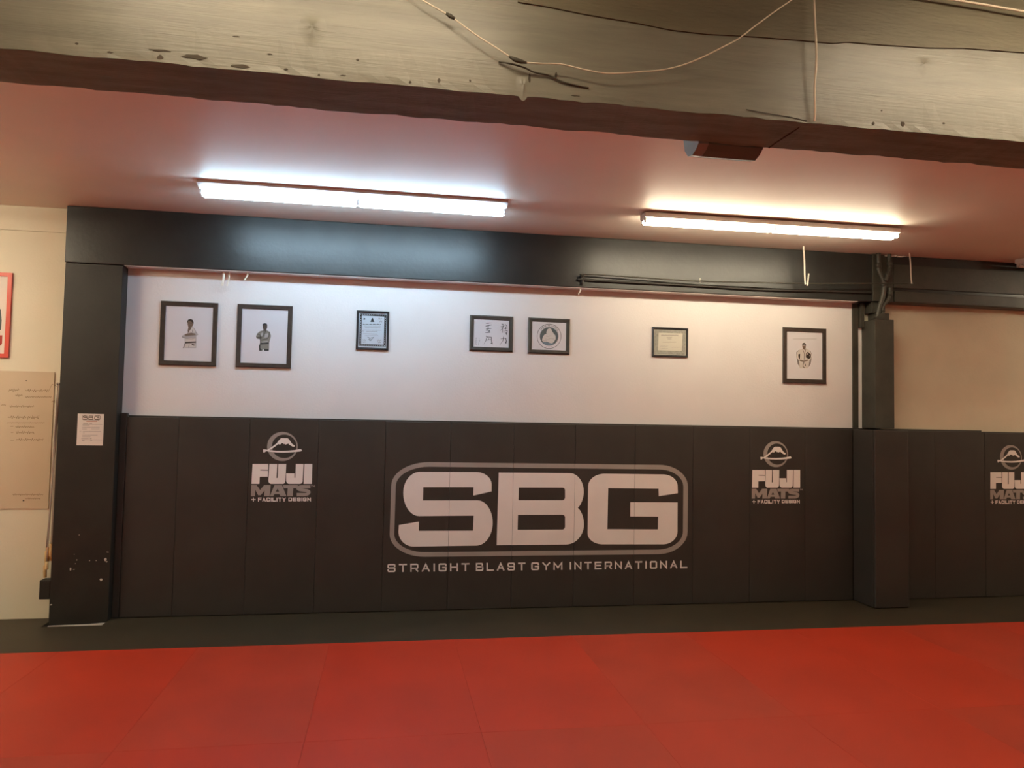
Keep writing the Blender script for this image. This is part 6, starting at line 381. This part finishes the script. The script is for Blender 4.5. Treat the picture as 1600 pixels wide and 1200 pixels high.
FW = [(0, 2), (2, 14), (14, 21)]   # strokes of: plus sign, first word, second word
TW = [(0, 14), (14, 21), (21, 25), (25, 44)]   # strokes of the four words of the tagline
def mountain_logo(x_left, dz, parent):
    e = bpy.data.objects.new('printed_logo', None); COL.objects.link(e); e.parent = parent
    e.location = (x_left-parent.location.x, -.0002, dz); e.empty_display_size = .1
    for nm, key, mm in (('crescent', 'crescent', 'print_grey'), ('sword', 'sword', 'print_white'), ('mountain', 'mountain', 'print_white'), ('lettering', 'fuji', 'print_white'),
                        ('lettering', 'mats', 'print_grey'), ('lettering', 'facility', 'print_white')):
        if key in ('fuji', 'mats'):
            for q in ART[key][:4]: shapes('letter', [q], 0, .0006, M[mm], e)
            if key == 'mats': shapes('trademark', ART[key][4:], 0, .0006, M[mm], e)
        elif key == 'facility':
            for a_, b_ in FW: shapes('word', ART[key][a_:b_], 0, .0006, M[mm], e)
        else: shapes(nm, ART[key], -.0006 if nm in ('sword', 'mountain') else 0, .0006, M[mm], e)
mountain_logo(.61, 0, mats[2]); mountain_logo(5.484, -.020, mats[10]); mountain_logo(8.240, -.026, mats[14])
t = thing('wall_logo', 'large white three-letter logo in a grey outline across the black wall mats', 'logo', (3.36, -.0004, .36))
cuts = [c_-3.36 for c_ in (2.44, 3.05, 3.66, 4.27)]
def shift(entries, dx, dz):
    def go(e):
        if isinstance(e, str): return e
        if isinstance(e[0], (int, float)): return [e[0]-dx*1e4, e[1]-dz*1e4]
        return [go(q) for q in e]
    return [go(e) for e in entries]
for nm, key, mm in (('border', 'border', 'print_grey'), ('letter_s', 'letter_s', 'print_white'), ('letter_b', 'letter_b', 'print_white'), ('letter_g', 'letter_g', 'print_white')):
    c = shapes(nm if nm in ('border', 'tagline') else 'letter', shift(ART[key], 3.36, .36), 0, .0007, M[mm], t, cuts)
    if nm == 'border': c['label'] = 'grey rounded outline'
    else: c['label'] = 'big white letter ' + nm[-1].upper()
for a_, b_ in TW:
    c = shapes('word', shift(ART['tagline'][a_:b_], 3.36, .36), 0, .0007, M['print_white'], t); c['label'] = 'small white word in the line below'

# ================================================================== FLOOR MATS
def floor_mat(x0, x1, y0, y1, m, label, cat, group, name):
    bm = bmesh.new(); add_box(bm, (-(x1-x0)/2+.0003, -(y1-y0)/2+.0003, 0), ((x1-x0)/2-.0003, (y1-y0)/2-.0003, .0395), .0008, 1)
    o = link(name, bm, m, None, loc=((x0+x1)/2, (y0+y1)/2, -.0397)); return tag(o, label, cat, group)
bx0 = struct(box('baseboard_back', (-.437, .0425, -.0398), (X1, .0428, .003), M['vinyl']))
bm = bmesh.new()
prism(bm, [(X0+.01, -.9142), (X1-.01, -.9142), (X1-.01, .0422), (-.4965, .0422), (-.4965, -.215), (-.9675-.002, -.215), (-.9675-.002, .0595), (X0+.01, .0595)], 2, -.0397, -.0002)
tag(link('floor_mat', bm, M['vinyl2']), 'black mat border on the floor between wall mats and red mats', 'floor mat')
seams = [1.437+.99*k for k in range(-7, 10)]
rows = [(-.915, -2.715), (-2.715, -4.515), (-4.515, -6.315), (-6.315, -8.115), (-8.115, -9.9)]
names1 = {-3: 'below the cream wall at the far left', -2: 'left of the black column foot', -1: 'straight in front of the wide left column', 0: 'in front of the left mountain emblem'}
seen1 = [k for k in range(len(seams)-1) if seams[k+1] > -1.75 and seams[k] < 8.35]
seen2 = [k for k in range(len(seams)-1) if seams[k+1] > -.75 and seams[k] < 6.0]
O = ['leftmost', 'second', 'third', 'fourth', 'fifth', 'sixth', 'seventh', 'eighth', 'ninth', 'tenth', 'eleventh', 'twelfth']
for ri, (ya, yb) in enumerate(rows):
    vis = (seen1, seen2, [], [], [])[ri]
    for k in range(len(seams)-1):
        if vis and k not in vis: continue
        if ri > 1 and not (1 <= k <= 14): continue
        m = M['red'] if (k+ri) % 3 else M['redb']
        if ri == 0: lb = 'red floor mat touching the black border, %s from the left' % O[vis.index(k)] if vis.index(k) else 'leftmost red floor mat touching the black border'
        elif ri == 1: lb = 'red floor mat along the bottom picture edge, %s from the left' % O[vis.index(k)] if vis.index(k) else 'leftmost red floor mat along the bottom picture edge'
        else: continue
        floor_mat(seams[k], seams[k+1], yb, ya, m, lb, 'floor mat', 'red floor mats', 'floor_mat')
# remaining mats, behind and beside the camera, one sheet (outside the picture)
floor_mat(X0+.05, X1-.05, -10.4, -4.516, M['red'], 'red matting behind the camera covering the near floor', 'floor mat', None, 'floor_matting')
floor_mat(X0+.05, seams[seen2[0]]-.001, -4.514, -2.716, M['red'], 'red matting left of the view, near row', 'floor mat', None, 'floor_matting')
floor_mat(seams[seen2[-1]+1]+.001, X1-.05, -4.514, -2.716, M['red'], 'red matting right of the view, near row', 'floor mat', None, 'floor_matting')
floor_mat(X0+.05, seams[seen1[0]]-.001, -2.714, -.916, M['red'], 'red matting left of the view, far row', 'floor mat', None, 'floor_matting')
floor_mat(seams[seen1[-1]+1]+.001, X1-.05, -2.714, -.916, M['red'], 'red matting right of the view, far row', 'floor mat', None, 'floor_matting')

# ================================================================== FLUORESCENT FIXTURES
def fixture(x0, x1, y, ztop, m, label, wide, rot=0, name='fluorescent_light', drop=.03):
    t = thing(name, label, 'light fixture', ((x0+x1)/2, y, ztop-.001), 'strip lights on the ceiling')
    t.rotation_euler = (0, 0, rot); h = (x1-x0)/2
    hw = .085 if wide else .045; sp = .034 if wide else .040
    bm = bmesh.new()
    if wide: prism(bm, [(-.145, 0), (-.147, -.020), (-.05, -.044), (.05, -.044), (.147, -.020), (.145, 0)], 0, -h, h)
    else: prism(bm, [(-.068, 0), (-.071, -.040), (-.065, -.043), (.065, -.043), (.071, -.040), (.068, 0)], 0, -h, h)
    link('housing', bm, M['housing'], t)
    for s in (-1, 1):
        for (a, b) in ((-h+.02, -.020), (.020, h-.02)):
            bm = bmesh.new(); tube(bm, [(a, s*sp, -drop-.04), (b, s*sp, -drop-.04)], .017, 16); link('tube', bm, m, t, smooth=True)
    for cx in (-h+.010, 0, h-.010):
        bm = bmesh.new()
        for s in (-1, 1): add_box(bm, (cx-.009, s*sp-.013, -drop-.055), (cx+.009, s*sp+.013, -drop-.004), .003)
        add_box(bm, (cx-.007, -sp, -drop-.03), (cx+.007, sp, -drop-.008)); link('lampholder', bm, M['endcap'], t)
    return t
fixture(.345, 2.778, -.952, ZT, M['cool'], 'lit bluish-white strip light on the ceiling, above the left pictures', True, 0)
fixture(3.965, 6.365, -1.035, ZT-.015, M['warm'], 'lit warm white strip light on the ceiling, above the right pictures', False, -.012, drop=.028)
fixture(8.42, 10.7, -.27, ZT, M['deadtube'], 'unlit strip light end at the right picture edge under the ceiling', False)
for x, yy, lb in ((-1.65, -1.65, 'left of the column'), (-2.6, -3.0, 'added as fill, far left nearer the timber beam'), (12.3, -1.7, 'added as fill, beyond the right picture edge')):  # first one read from the ceiling glow; the other two are added fill
    fixture(x-2.4, x, yy, ZT, M['side'], 'strip light out of view, '+lb, False)
for x, yy, lb in ((.55, -4.85, 'front row left'), (4.0, -4.85, 'front row right'), (.25, -8.2, 'rear row left'), (3.75, -8.2, 'rear row right'), (7.3, -6.5, 'far right')):
    fixture(x, x+(2.4 if x != .55 else 1.8), yy, ZC2, M['rear'], 'strip light above and behind the camera, '+lb, True)

# ================================================================== CABLES, RODS, STRAPS, SENSOR
YW = -4.201
pts = [(1.86, 3.507), (1.932, 3.438), (2.048, 3.38), (2.143, 3.321), (2.228, 3.275), (2.319, 3.23), (2.402, 3.227), (2.494, 3.233), (2.576, 3.222), (2.668, 3.214), (2.749, 3.221), (2.83, 3.235), (2.923, 3.251), (3.009, 3.277), (3.087, 3.313), (3.163, 3.355), (3.24, 3.402), (3.307, 3.458), (3.404, 3.537), (3.511, 3.624), (3.63, ZC2-.003)]
t = thing('cable', 'thin cream cable sagging in a long curve across the timber beam', 'cable', (2.3, YW, 3.2))
dy = lambda x: -.028*max(0, min(1, (x-2.9)/.3))
L3 = [(1.78, -4.167, 3.60)]+[(a, YW+dy(a), b) for a, b in pts]
mk_tube('strand', [Vector(p)-t.location for p in smoothline(L3, 5)], .0028, M['wire'], t, 8)
mk_tube('tape_wrap', [Vector(p)-t.location for p in ((2.032, YW, 3.389), (2.049, YW-.001, 3.380), (2.067, YW, 3.371))], [.005, .0085, .005], M['wired'], t)
mk_tube('tape_wrap', [Vector(p)-t.location for p in ((2.284, YW, 3.243), (2.310, YW-.002, 3.231), (2.336, YW, 3.227), (2.356, YW, 3.224))], [.004, .009, .008, .004], M['wired'], t)
o = mk_tube('cable', [Vector(p) for p in smoothline([(2.249, -4.168, 3.234), (2.3, -4.18, 3.224), (2.351, -4.18, 3.214), (2.392, -4.175, 3.202), (2.453, -4.169, 3.198), (2.504, -4.168, 3.179), (2.56, -4.166, 3.170), (2.62, -4.165, 3.164)], 5)], .0035, M['wired'], None, 8)
tag(o, 'short dark wire and modelled shadow of the cream cable near the beam centre', 'cable')  # dark tube drawing mostly the cream cable's cast shadow, partly a wire
o = mk_tube('cable', [Vector(p) for p in smoothline([(3.592, -4.207, ZC2-.003), (3.594, -4.207, 3.629), (3.6, -4.207, 3.497), (3.609, -4.201, 3.374), (3.608, -4.189, 3.251), (3.616, -4.179, 3.149), (3.618, -4.169, 3.110)], 5)], .0045, M['wire'], None, 8)
tag(o, 'cream cable hanging straight down the timber beam right of centre', 'cable')
o = mk_tube('cable', [Vector(p) for p in smoothline([(3.946, -4.207, 3.706), (4.15, -4.207, 3.701), (4.405, -4.207, 3.693), (4.763, -4.207, 3.681), (5.172, -4.207, 3.691), (5.4, -4.207, ZC2-.003)], 5)], .005, M['wire'], None, 8)
tag(o, 'cream cable running along the top right corner above the beam', 'cable')

t = thing('hanging_rod', 'thin dark rod slung in front of the black beam on white straps', 'rod', (3.68, -.12, 3.21))
mk_tube('rod', [Vector(p)-t.location for p in smoothline([(3.680, -.120, 3.198), (3.680, -.124, 3.212), (3.707, -.125, 3.228), (4.355, -.135, 3.22), (4.876, -.15, 3.213), (5.48, -.18, 3.224), (5.978, -.21, 3.234), (6.605, -.206, 3.266), (7.208, -.2, 3.295)], 5)], .0065, M['olivepaint'], t, 8)
mk_tube('bracket', [Vector(p)-t.location for p in ((3.672, -.0815, 3.212), (3.672, -.128, 3.212))], .015, M['colpaint'], t, 10)
mk_tube('tie', [Vector(p)-t.location for p in ((4.876, -.15, 3.246), (4.878, -.142, 3.222), (4.876, -.15, 3.20))], .003, M['strap'], t, 6)
t = thing('dark_line', 'thicker dark line along the face of the black beam', 'dark_line', (3.68, -.1, 3.17))  # dark tube along the beam face, behind the rod
mk_tube('line_run', [Vector(p)-t.location for p in smoothline([(3.69, -.0945, 3.178), (3.72, -.0945, 3.177), (4.808, -.0945, 3.175), (5.585, -.0945, 3.169), (6.296, -.0945, 3.188), (6.654, -.0945, 3.194), (6.80, -.0945, 3.196)], 5)], .013, M['colpaint'], t, 10)
mk_tube('line_bend', [Vector(p)-t.location for p in ((3.688, -.0945, 3.182), (3.680, -.0945, 3.150), (3.676, -.0945, 3.132))], .013, M['colpaint'], t, 10)
def strap(x, y, z0, z1, dx, label, w_=.012, th=.003, dyy=0, hook=False):
    n = 8; bm = bmesh.new(); pts_l = []; 
    for i in range(n+1):
        s = i/n; cx = dx*(s**1.6)+.006*math.sin(s*5); pts_l.append((cx, z0-z1-(z0-z1)*s))
    L = [(a-w_/2, b) for a, b in pts_l]; R = [(a+w_/2, b) for a, b in pts_l][::-1]
    prism(bm, L+R, 1, -th/2, th/2)
    o = link('hanging_strap', bm, M['strap'], None, loc=(x, y, z1))
    if hook:
        bm = bmesh.new(); prism(bm, [(dx+.004, -.015), (dx+.020, -.012), (dx+.034, .11), (dx+.020, .112)], 1, -.008, -.005); link('loose_end', bm, M['strap'], o)
    return tag(o, label, 'strap', 'white straps hanging from the ceiling and beam')
strap(5.948, -.222, ZT, 3.222, .028, 'longer white strap with a folded end, holding the rod below the warm light', .016, hook=True)
strap(7.156, -.208, ZT, 3.290, .03, 'white strap holding the right end of the rod, right of the pipes', .013)
strap(.335, -.03, ZB-.007, 2.967, .004, 'left one of the paired white strap stubs above the left pictures', .018)
strap(.382, -.02, ZB-.007, 2.969, -.006, 'right one of the paired white strap stubs above the left pictures', .012)
strap(.545, -.03, ZB-.007, 3.032, -.014, 'single slanted white strap stub hanging above the second picture', .013)
strap(3.672, -.05, ZB-.007, 3.041, -.008, 'tiny white strap stub under the left end of the dark line', .012)

t = thing('motion_sensor', 'grey rounded box mounted behind the lower edge of the timber beam', 'sensor box', (3.395, -3.857, 3.105))
prof = [(0, -.006), (.03, -.026), (.075, -.038), (.125, -.026), (.165, .015), (.185, .09), (.19, .16), (0, .16)]
bm = bmesh.new(); prism(bm, prof, 0, -.115, .155); link('sensor_body', bm, M['greyplastic'], t, loc=(0, -.001, 0))
bm = bmesh.new(); prism(bm, [(a*.985, b*.98) for a, b in prof], 0, -.165, -.115); c = link('end_cap', bm, M['teallight'], t, loc=(0, -.001, 0)); c['label'] = 'pale teal end piece'

# ================================================================== PICTURES
def picture(x0, x1, z0, z1, fw, m, art, label, group, paper='paper', depth=.022, key_bevel=.006, Yp=.20, wall_y=.055, extra=None, bottom=None):
    cx, cz = (x0+x1)/2, (z0+z1)/2; hx, hz = (x1-x0)/2, (z1-z0)/2
    t = thing('framed_picture', label, 'picture', (cx, wall_y, cz), group)
    bm = bmesh.new()
    O_ = [(-hx, -hz), (hx, -hz), (hx, hz), (-hx, hz)]; I_ = [(-hx+fw, -hz+fw), (hx-fw, -hz+fw), (hx-fw, hz-fw), (-hx+fw, hz-fw)]; b = key_bevel
    def rg(s, y): return [(max(-hx+s, min(hx-s, p_[0])) , y, max(-hz+s, min(hz-s, p_[1]))) for p_ in O_]
    rings = [rg(0, -.001), rg(0, -depth+b), rg(b, -depth), rg(fw-b*.6, -depth+b*.3), rg(fw, -depth+b*1.3), rg(fw, -.001)]
    R = [[bm.verts.new(v) for v in q] for q in rings]
    for a, c_ in zip(R, R[1:]+R[:1]):
        for i in range(4): bm.faces.new((a[i], a[(i+1) % 4], c_[(i+1) % 4], c_[i]))
    bmesh.ops.recalc_face_normals(bm, faces=bm.faces[:]); link('frame', bm, m, t)
    pr_ = box('print', (-hx+fw-.002, -.010, -hz+fw-.002), (hx-fw+.002, -.002, hz-fw+.002), M[paper], t)
    if art: layered('artwork', ART[art], -.0101, pr_)
    box('glass_pane', (-hx+fw-.001, -.0135, -hz+fw-.001), (hx-fw+.001, -.0125, hz-fw+.001), M['glass'], t)
    return t
g = 'framed pictures on the white wall'
picture(-.205, .286, 2.238, 2.819, .042, M['frame'], 'f1', 'dark-framed portrait of a man in a white gi with black belt, leftmost on white wall', g)
picture(.457, .946, 2.238, 2.820, .041, M['frame'], 'f2', 'dark-framed portrait of a man in a grey gi, second from left', g)
picture(1.531, 1.834, 2.436, 2.807, .021, M['frameb'], 'f3', 'small upright black-framed certificate with an ornate dark border', g, paper='pb')
picture(2.604, 3.029, 2.460, 2.808, .043, M['framed'], 'f4', 'charcoal-framed brush calligraphy in two columns', g, key_bevel=.012)
picture(3.180, 3.600, 2.454, 2.807, .041, M['framed'], 'f5', 'charcoal-framed print of a round seal with a pale mound', g, key_bevel=.012)
picture(4.453, 4.834, 2.465, 2.763, .020, M['frameb'], 'f6', 'small wide black-framed certificate with pale ornamental border', g, paper='pg')
picture(5.878, 6.368, 2.236, 2.817, .044, M['frame'], 'f7', 'dark-framed portrait of a man in white gi under a thin caption, rightmost', g)

# red framed poster, whiteboard sheet and notice on the left
t = thing('framed_poster', 'red-framed poster cut off by the left picture edge', 'poster', (-1.777, .06, 2.636))
bm = bmesh.new()
hx, hz, fw = .335, .374, .034
R = [[bm.verts.new(v) for v in ((-s, y_, -q), (s, y_, -q), (s, y_, q), (-s, y_, q))] for s, q, y_ in ((hx, hz, -.001), (hx, hz, -.018), (hx-fw, hz-fw, -.018), (hx-fw, hz-fw, -.001))]
for a, c_ in zip(R, R[1:]+R[:1]):
    for i in range(4): bm.faces.new((a[i], a[(i+1) % 4], c_[(i+1) % 4], c_[i]))
bmesh.ops.recalc_face_normals(bm, faces=bm.faces[:]); link('frame', bm, M['redframe'], t)
pr_ = box('print', (-hx+fw-.002, -.008, -hz+fw-.002), (hx-fw+.002, -.002, hz-fw+.002), M['sheet'], t)
layered('artwork', [[k, shift(p_, -1.777, 2.636)] for k, p_ in ART['poster_art']], -.0081, pr_)
t = thing('writing_board', 'pale board with faint handwriting mounted on the cream wall', 'board', (-1.92, .06, 1.55))
box('panel', (-.75, -.008, -.602), (.855, -.0005, .598), M['board'], t, bev=.001)
for q in shift(ART['writing'], -1.92, 1.55): shapes('handwriting', [q], -.0081, .0004, M['pencil'], t)
for sx, sz_, sr in ((.63, .515, .004), (.655, -.53, .006)): mk_tube('screw', [(sx, -.008, sz_), (sx, -.013, sz_)], sr, M['wired'], t, 8)
t = thing('notice_sheet', 'small white notice with an outlined heading taped to the black left column', 'notice', (-.7025, -.0812, 1.6485))
box('paper', (-.107, -.0012, -.137), (.105, -.0002, .137), M['sheet'], t)
layered('printing', ART['sheet'], -.0013, t)

# ================================================================== JUMP ROPES on a nail
def jump_rope(yn, xs, hs, label, m, hm):
    t = thing('jump_rope', label, 'jump rope', (xs, yn, 2.035), 'jump ropes hanging beside the left column')
    for (x0, z0, x1, z1), k in zip(hs, (-1, 1)):
        yy = yn+k*.003
        L3 = smoothline([(xs, yn, 2.03), (xs-.004, yy, 1.9), ((xs*.7+x0*.3)-.003, yy, 1.5), ((xs*.4+x0*.6), yy, 1.1), (x0, yy, z0)], 5)
        mk_tube('cord', [Vector(p)-t.location for p in L3], .0042, m, t, 8)
        mk_tube('handle', [Vector(p)-t.location for p in ((x0, yy, z0+.004), (x0, yy, z0), ((x0+x1)/2, yy, (z0+z1)/2), (x1, yy, z1+.006), (x1, yy, z1))], [.006, .012, .014, .0135, .010], M[hm], t, 12)
    mk_tube('loop', [Vector((.010*math.sin(a), 0, .012*math.cos(a)+.004)) for a in [i*math.pi/4 for i in range(9)]], .0035, m, t, 6)
    return t
H = ART['handles']
jump_rope(-.030, -.990, [H[0], H[1]], 'jump rope with two amber wooden handles side by side', M['rope'], 'wood')
jump_rope(-.062, -.988, [H[2], [-.985, .66, -.982, .55]], 'pale grey jump rope with handles nearest the column edge', M['rope'], 'palewood')
jump_rope(.006, -.994, [H[3], H[4]], 'dark jump rope with the two lowest hanging handles, farthest from the column', M['darkrope'], 'palewood')
o = mk_tube('nail', [Vector((-.990, .0595, 2.030)), Vector((-.990, -.070, 2.033)), Vector((-.990, -.072, 2.048))], .004, M['wired'], None, 8)
tag(o, 'long dark nail in the cream wall holding the jump ropes', 'nail')
